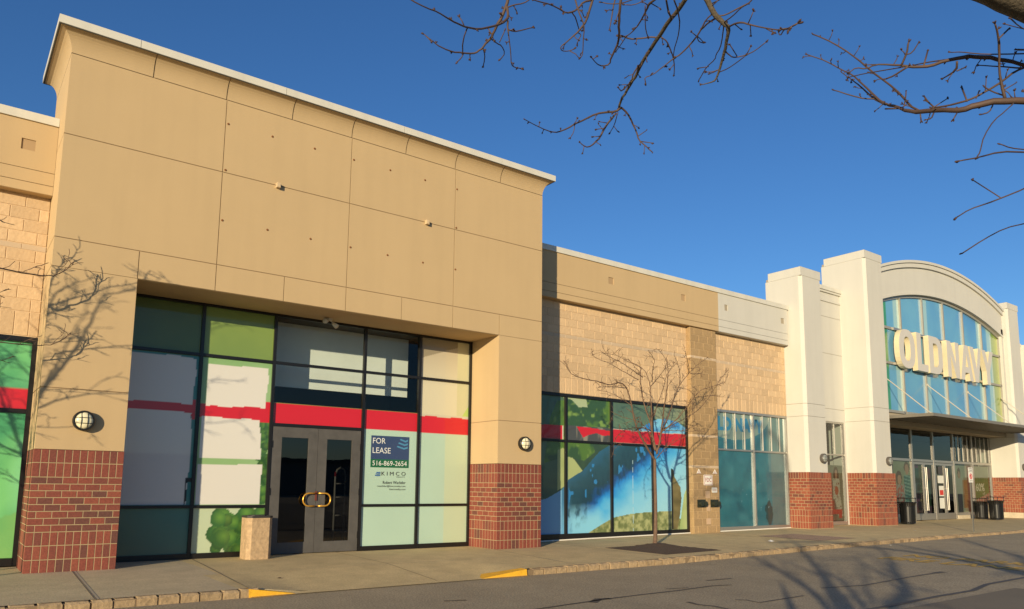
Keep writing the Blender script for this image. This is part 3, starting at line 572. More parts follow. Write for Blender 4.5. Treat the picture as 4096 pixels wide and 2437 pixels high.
# ---------------------------------------------------------------- entrance glazing of the portal
pw=MB(); Y0,Y1=1.10,1.18
def fr(x0,x1,z0,z1,d=0): pw.box(x0,x1,Y0+d,Y1,z0,z1)
mull=[2.69,4.11,6.13,7.52]; h=.03
fr(1.27,1.33,0,4.87); fr(8.89,8.95,0,4.87)
for x in mull: fr(x-h,x+h,0,4.87)
bays=[(1.33,2.66),(2.72,4.08),(4.14,6.10),(6.16,7.49),(7.55,8.89)]
for i,(a,c) in enumerate(bays):
    fr(a,c,4.82,4.87,.002); fr(a,c,3.832,3.888,.004)
    if i!=2: fr(a,c,.935,.99,.004); fr(a,c,0,.10,-.012)
    else: fr(a,c,2.56,2.625,.004)
    if i in (3,4,2): pass
pwo=pw.build('window',DARKF,vs_b)
def art_portal(X,Z):
    n=fbm(X,Z,1.3,3,2); C=mixc((.08,.17,.05),(.17,.29,.06),n)
    s=fbm(X,Z,2.2,3,5)
    put(C,X<2.7,mixc((.085,.14,.025),(.12,.19,.03),n))
    put(C,(X<2.7)&(Z<3.83),mixc((.03,.20,.20),(.06,.28,.24),n)); put(C,(X<2.7)&(Z<.95),mixc((.10,.19,.10),(.07,.22,.18),np.clip((X-1.3)*.6+Z*.5-.1,0,1)))
    put(C,(X>2.7)&(Z>3.85),mixc((.17,.27,.06),(.24,.34,.07),n))
    put(C,(X>2.7)&(X<4.1)&(Z<3.83),mixc((.22,.42,.14),(.34,.52,.26),n)); 
    LB,LH=leafballs(X,Z,3.9,4.12,1.0,2.65,60,.06,.12,3); put(C,LH&(X>2.7)&(X<4.1)&(Z<2.7),LB)
    put(C,(X>2.7)&(X<4.1)&(Z<.95),(.52,.62,.42)); LB,LH=leafballs(X,Z,3.15,4.1,.1,.82,75,.10,.17,5); put(C,LH&(X>2.7)&(X<4.1)&(Z<.95),LB)
    # taped white sheets and the red band
    e=.014*np.sin(X*3.4+1)+.006*np.sin(X*9); f=.016*np.sin(Z*4)+.007*np.sin(Z*11+1)
    put(C,(X<2.7)&(Z>2.67)&(Z<2.91)&(X<2.66),RED)
    put(C,(X<2.6+f)&(Z>.99)&(Z<2.73+e),SHEET); put(C,(X<2.6+f)&(Z>2.885+e)&(Z<3.78+e),SHEET)
    put(C,(X>2.58)&(X<2.66)&(Z>2.6)&(Z<2.98),RED); put(C,(X>2.55)&(X<2.7)&(Z<1.5)&(Z>.99)&(vn(X,Z,8)>.3),(.01,.012,.012))
    put(C,(X>2.7)&(Z>2.62)&(Z<3.04)&(X<4.1)&((Z<2.93)|(X>3.95))&((Z>2.66)|(X>3.86)),RED)
    put(C,(X>2.83)&(X<4.0+f)&(Z>2.90+e)&(Z<3.71+e*.6),SHEET)
    put(C,(X>2.78)&(X<3.90+f+.05*(2.7-Z))&(Z>1.875)&(Z<2.70+e-.05*(X-2.8)),SHEET)
    put(C,(X>2.75)&(X<3.98+f)&(Z>.99)&(Z<1.765+e),SHEET)
    put(C,(X>4.1)&(Z<3.045)&(Z>2.6),RED)
    put(C,(X>6.1)&(Z<2.61),mixc(MINT*.97,MINT*1.05,n)); put(C,(X>8.25)&(Z<2.61),mixc((.50,.62,.44),(.52,.62,.42),n))
    up=(X>7.5)&(Z>3.03); put(C,up,mixc((.50,.44,.32),(.66,.62,.44),np.clip((4.6-Z)*1.1+(X-8)*.1,0,1)))
    put(C,up&(Z>4.35+.35*(X-7.6))&(Z>4.2),(.30,.26,.17)); put(C,up&(X>8.55),mixc((.56,.56,.34),(.62,.58,.36),n)); put(C,up&inpoly(X,Z,[(8.7,3.02),(8.9,3.3),(8.9,3.0)]),(.45,.6,.15))
    put(C,(X>7.5)&(Z>2.99+.012*np.sin(X*9))&(Z<3.05),(.6,.56,.42))
    return C
for i,(a,c) in enumerate(bays):
    if i in (0,1): zz=[(.10,.935),(.99,3.832),(3.888,4.82)]
    elif i==2: zz=[(2.625,3.045)]
    elif i==3: zz=[(.10,.935),(.99,3.045)]
    else: zz=[(.10,.935),(.99,3.832),(3.888,4.82)]
    for z0,z1 in zz: pane('pane',a,c,z0,z1,1.15,art_portal,pwo,res=.02)
for i in (2,3):
    a,c=bays[i]
    for z0,z1 in ((3.045,3.832),(3.888,4.82)): 
        q=MB(); q.quad((a,1.152,z0),(c,1.152,z0),(c,1.152,z1),(a,1.152,z1)); q.build('clear_pane',CLEAR,pwo)
# doors
def door(x0,x1,side):
    d_=MB(); st_=.13 if 1 else 0; y0,y1=1.115,1.165
    zb,zt=.015,2.555; sw_=.2
    a=x0; c=x1
    d_.box(a,a+sw_,y0,y1,zb,zt); d_.box(c-sw_,c,y0,y1,zb,zt); d_.box(a+sw_,c-sw_,y0,y1,zb,.235); d_.box(a+sw_,c-sw_,y0,y1,2.345,zt)
    o=d_.build('door',DOORF,vs_b)
    q=MB(); q.quad((a+sw_,1.14,.235),(c-sw_,1.14,.235),(c-sw_,1.14,2.345),(a+sw_,1.14,2.345)); q.build('glass',DGLASS,o)
    hx=c-.045 if side<0 else a+.045; ex=-side*-.22 if 0 else side*.22
    P=[]; s=side
    for t in range(9): an=math.radians(-90+180*t/8); P.append((hx+s*(.13+.12*math.cos(an)),1.045,1.09+.13*math.sin(an)))
    P=[(hx,1.11,.96),(hx,1.05,.96)]+P+[(hx,1.05,1.22),(hx,1.11,1.22)]
    t=MB(); t.tube(P,.016,8); t.build('handle',mat('brass_handle',(.80,.42,.06),rough=.3,metal=.6),o,smooth=True)
    k=MB()
    for z in (.35,1.25,2.2): 
        k=MB(); xx=a if side<0 else c; k.box(xx-.012,xx+.012,1.10,1.116,z-.07,z+.07); k.build('hinge',DARKF,o)
door(4.15,5.118,-1); door(5.124,6.09,1)
b=MB(); b.box(5.10,5.14,1.09,1.114,1.07,1.26); b.build('lock_chain',mat('rusty_lock',(.12,.03,.02),rough=.6),vs_b)
# interior behind the entrance
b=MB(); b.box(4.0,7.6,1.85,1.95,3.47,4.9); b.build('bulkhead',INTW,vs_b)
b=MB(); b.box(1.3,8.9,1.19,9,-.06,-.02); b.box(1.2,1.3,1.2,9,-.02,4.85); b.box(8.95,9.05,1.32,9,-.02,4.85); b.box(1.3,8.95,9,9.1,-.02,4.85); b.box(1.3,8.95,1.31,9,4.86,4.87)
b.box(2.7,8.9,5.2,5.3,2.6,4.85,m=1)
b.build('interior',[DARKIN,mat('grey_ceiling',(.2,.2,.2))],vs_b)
b=MB(); b.box(-14,0,1.5,1.9,-.05,6.3); b.box(-14,22.0,9.2,9.6,-.05,6.3); b.box(-14,22,1.9,9.6,6.302,6.4); b.box(W,22.0,1.5,1.9,-.05,6.3); b.build('rear_building_mass',DARKIN,vs_b)
# loading security gate inside the doors
sg=empty('security_gate',(6.0,2.05,0),'white tubular anti theft gate standing behind the dark door glass','gate')
wt=mat('cream_tube',(.78,.74,.62),rough=.5)
b=MB(); b.tube([(5.93,2.0,.02),(5.93,2.0,1.62),(5.97,2.0,1.73),(6.06,2.02,1.78),(6.16,2.05,1.73),(6.2,2.06,1.62),(6.2,2.06,.02)],.022,8); 
for z in (.72,1.12,1.42): b.tube([(5.93,2.0,z),(6.2,2.06,z)],.016,6)
b.build('tube_frame',wt,sg,smooth=True); b=MB(); b.tube([(5.93,1.998,1.58),(5.93,1.998,1.68)],.024,8); b.build('red_sleeve',mat('red_sleeve',(.5,.02,.02)),sg)
# spotlight under the soffit
sp=empty('soffit_light',(5.15,.86,4.87),'small twin spotlight hanging from the entrance soffit','light')
b=MB(); b.cyl((5.15,.86,4.84),.06,.03,12); b.tube([(5.15,.86,4.84),(5.08,.8,4.80)],.012,6); b.tube([(5.15,.86,4.84),(5.24,.84,4.78)],.012,6); b.build('bracket',COPE,sp)
for c0,c1 in (((5.10,.86,4.81),(5.0,.74,4.78)),((5.22,.86,4.79),(5.27,.76,4.70))): b=MB(); b.tube([c0,((c0[0]+c1[0])/2,(c0[1]+c1[1])/2,(c0[2]+c1[2])/2),c1],[.03,.045,.055],10); b.build('lamp_head',COPE,sp,smooth=True)
# sign mounting remains on the blank wall
for x,z in [(x,z) for x in (2.61,3.45,4.31,5.165,6.01,6.87,7.71) for z in (8.095,6.215)]+[(2.61,7.188),(5.165,7.17) if 0 else (7.71,7.184)]:
    b=MB(); b.cyl((x,-.006,z),.022,.0075,8,axis='y'); b.cyl((x+random.uniform(-.004,.004),-.014,z),.010,.009,6,axis='y'); b.build('sign_anchor',mat('rusty_anchor',(.20,.075,.02),rough=.8),vs_b)
for x in (3.603,6.935): b=MB(); b.box(x-.038,x+.038,-.075,.0,7.08,7.175); b.box(x-.03,x+.03,-.082,-.075,7.09,7.165); b.build('junction_box',mat('tan_box',(.56,.42,.25)),vs_b)
SMALL=[[[12.929,-1.08,0.009,12.962,-1.08,0.555,12.968,-1.08,1.093,12.957,-1.08,1.598,12.962,-1.08,2.108],[0.055,0.045,0.042,0.04,0.038]],[[12.97,-1.08,2.071,12.644,-1.127,2.359,12.25,-1.192,2.764,12.094,-1.23,3.028,11.919,-1.291,3.455,11.76,-1.335,3.754,11.498,-1.365,3.875,11.18,-1.395,3.76,10.873,-1.424,3.771,10.63,-1.448,3.807,10.276,-1.483,3.801,9.9,-1.522,3.851,9.74,-1.543,3.931,9.568,-1.58,4.142],[0.026,0.0218,0.0183,0.0165,0.014,0.0123,0.0112,0.0101,0.0091,0.0082,0.0071,0.0058,0.0052,0.004]],[[12.992,-1.08,2.33,12.957,-1.015,2.548,13.068,-0.891,2.998,12.983,-0.797,3.309,12.967,-0.727,3.558,12.977,-0.633,3.904,13.062,-0.528,4.308,13.171,-0.475,4.519,12.804,-0.382,4.595,12.516,-0.293,4.758,12.066,-0.18,4.79],[0.022,0.019,0.0156,0.0136,0.0121,0.0104,0.0085,0.0076,0.0061,0.0047,0.003]],[[13.023,-1.08,2.31,12.908,-1.047,2.675,12.966,-1.003,3.205,12.971,-0.976,3.538,12.992,-0.948,3.875,12.963,-0.933,4.052,12.824,-0.906,4.354,12.589,-0.89,4.41,12.476,-0.88,4.477],[0.024,0.0184,0.0138,0.0113,0.0091,0.0079,0.0058,0.0047,0.004]],[[13.022,-1.08,2.245,13.045,-1.133,2.396,13.019,-1.25,2.736,12.918,-1.438,3.281,12.86,-1.583,3.695,12.793,-1.705,4.043,12.694,-1.799,4.301,12.521,-1.873,4.487,12.102,-1.98,4.657],[0.024,0.0211,0.0175,0.013,0.01,0.0077,0.0061,0.0048,0.003]],[[13.02,-1.25,2.758,13.402,-1.146,3.157,13.688,-1.049,3.563,14.115,-0.925,4.088,14.574,-0.839,4.42,15.035,-0.761,4.713,15.588,-0.68,4.989],[0.018,0.0135,0.0108,0.0079,0.0061,0.0045,0.003]],[[14.115,-0.925,4.088,14.0,-1.058,4.294,13.751,-1.22,4.524,13.405,-1.38,4.715],[0.009,0.0065,0.0046,0.003]],[[13.02,-1.25,2.758,13.376,-1.452,3.092,13.623,-1.643,3.467,13.696,-1.724,3.641,13.843,-1.828,3.841,14.143,-1.943,3.922,14.491,-2.08,4.05],[0.014,0.0099,0.0075,0.0066,0.0055,0.0043,0.003]],[[13.308,-1.08,2.869,14.459,-0.876,3.24,15.058,-0.768,3.497,15.669,-0.643,3.888,16.118,-0.539,4.254,16.466,-0.459,4.545,16.9,-0.38,4.812],[0.011,0.0076,0.0065,0.0052,0.0043,0.0036,0.003]],[[13.051,-1.08,2.138,13.033,-1.315,2.346,13.058,-1.435,2.429,13.158,-1.712,2.572,13.218,-1.88,2.652],[0.01,0.007,0.006,0.0041,0.003]],[[12.418,-1.08,4.031,12.159,-1.007,4.145,11.882,-0.925,4.278,11.63,-0.851,4.402,11.42,-0.796,4.44,11.205,-0.733,4.532,11.226,-0.68,4.735],[0.009,0.0072,0.0059,0.0049,0.0043,0.0036,0.003]],[[11.76,-1.335,3.754,11.371,-1.49,3.706,10.847,-1.707,3.68,10.208,-1.98,3.568],[0.008,0.0062,0.0046,0.003]],[[12.575,-1.08,4.111,11.943,-1.22,4.271,11.56,-1.308,4.369,11.196,-1.386,4.404,10.797,-1.48,4.491],[0.009,0.0061,0.0049,0.004,0.003]],[[13.084,-0.891,2.999,13.533,-0.653,3.492,14.037,-0.42,3.991,14.398,-0.23,4.422,14.825,-0.08,4.749],[0.012,0.0082,0.0058,0.0042,0.003]],[[13.729,-1.724,3.643,14.124,-1.706,3.698,14.716,-1.68,3.781],[0.008,0.0053,0.003]],[[13.831,-1.08,3.979,13.764,-1.617,3.832,13.54,-1.88,3.615],[0.007,0.004,0.003]],[[13.001,-0.941,3.943,13.741,-0.602,4.319,14.271,-0.348,4.636,14.746,-0.18,4.729],[0.009,0.0056,0.004,0.003]],[[12.9,-1.08,4.031,12.606,-1.386,4.341,12.523,-1.536,4.487,12.018,-1.78,4.633],[0.008,0.0052,0.0043,0.003]],[[13.689,-1.049,3.608,14.865,-0.455,3.746,15.41,-0.18,3.748],[0.006,0.0037,0.003]],[[13.274,-1.08,2.823,13.395,-1.429,2.811,13.497,-1.758,2.778,13.558,-1.979,2.802,13.602,-2.18,2.752],[0.008,0.0058,0.0044,0.0037,0.003]],[[13.366,-1.594,2.791,13.413,-1.83,2.856,13.439,-2.08,2.95],[0.006,0.0042,0.003]],[[12.997,-0.953,2.815,12.469,-1.156,2.863,11.724,-1.44,2.787,11.177,-1.668,2.645,10.822,-1.857,2.462,10.447,-2.18,2.11],[0.01,0.008,0.0063,0.0052,0.0043,0.003]],[[12.923,-1.047,2.632,12.962,-0.693,3.004,12.832,-0.455,3.122,12.658,-0.193,3.195,12.557,0.02,3.339],[0.01,0.0068,0.0054,0.004,0.003]],[[12.191,-1.08,3.364,12.091,-0.765,3.598,11.959,-0.503,3.742,11.813,-0.28,3.794],[0.008,0.0054,0.004,0.003]],[[15.588,-0.68,4.989,15.193,-1.08,4.846],[0.003,0.002]],[[14.574,-0.839,4.42,14.364,-1.048,4.562,13.944,-1.319,4.714,13.706,-1.48,4.803],[0.008,0.0057,0.0039,0.003]],[[14.645,-0.839,4.427,15.407,-0.48,4.541,15.843,-0.28,4.618],[0.006,0.0038,0.003]]]
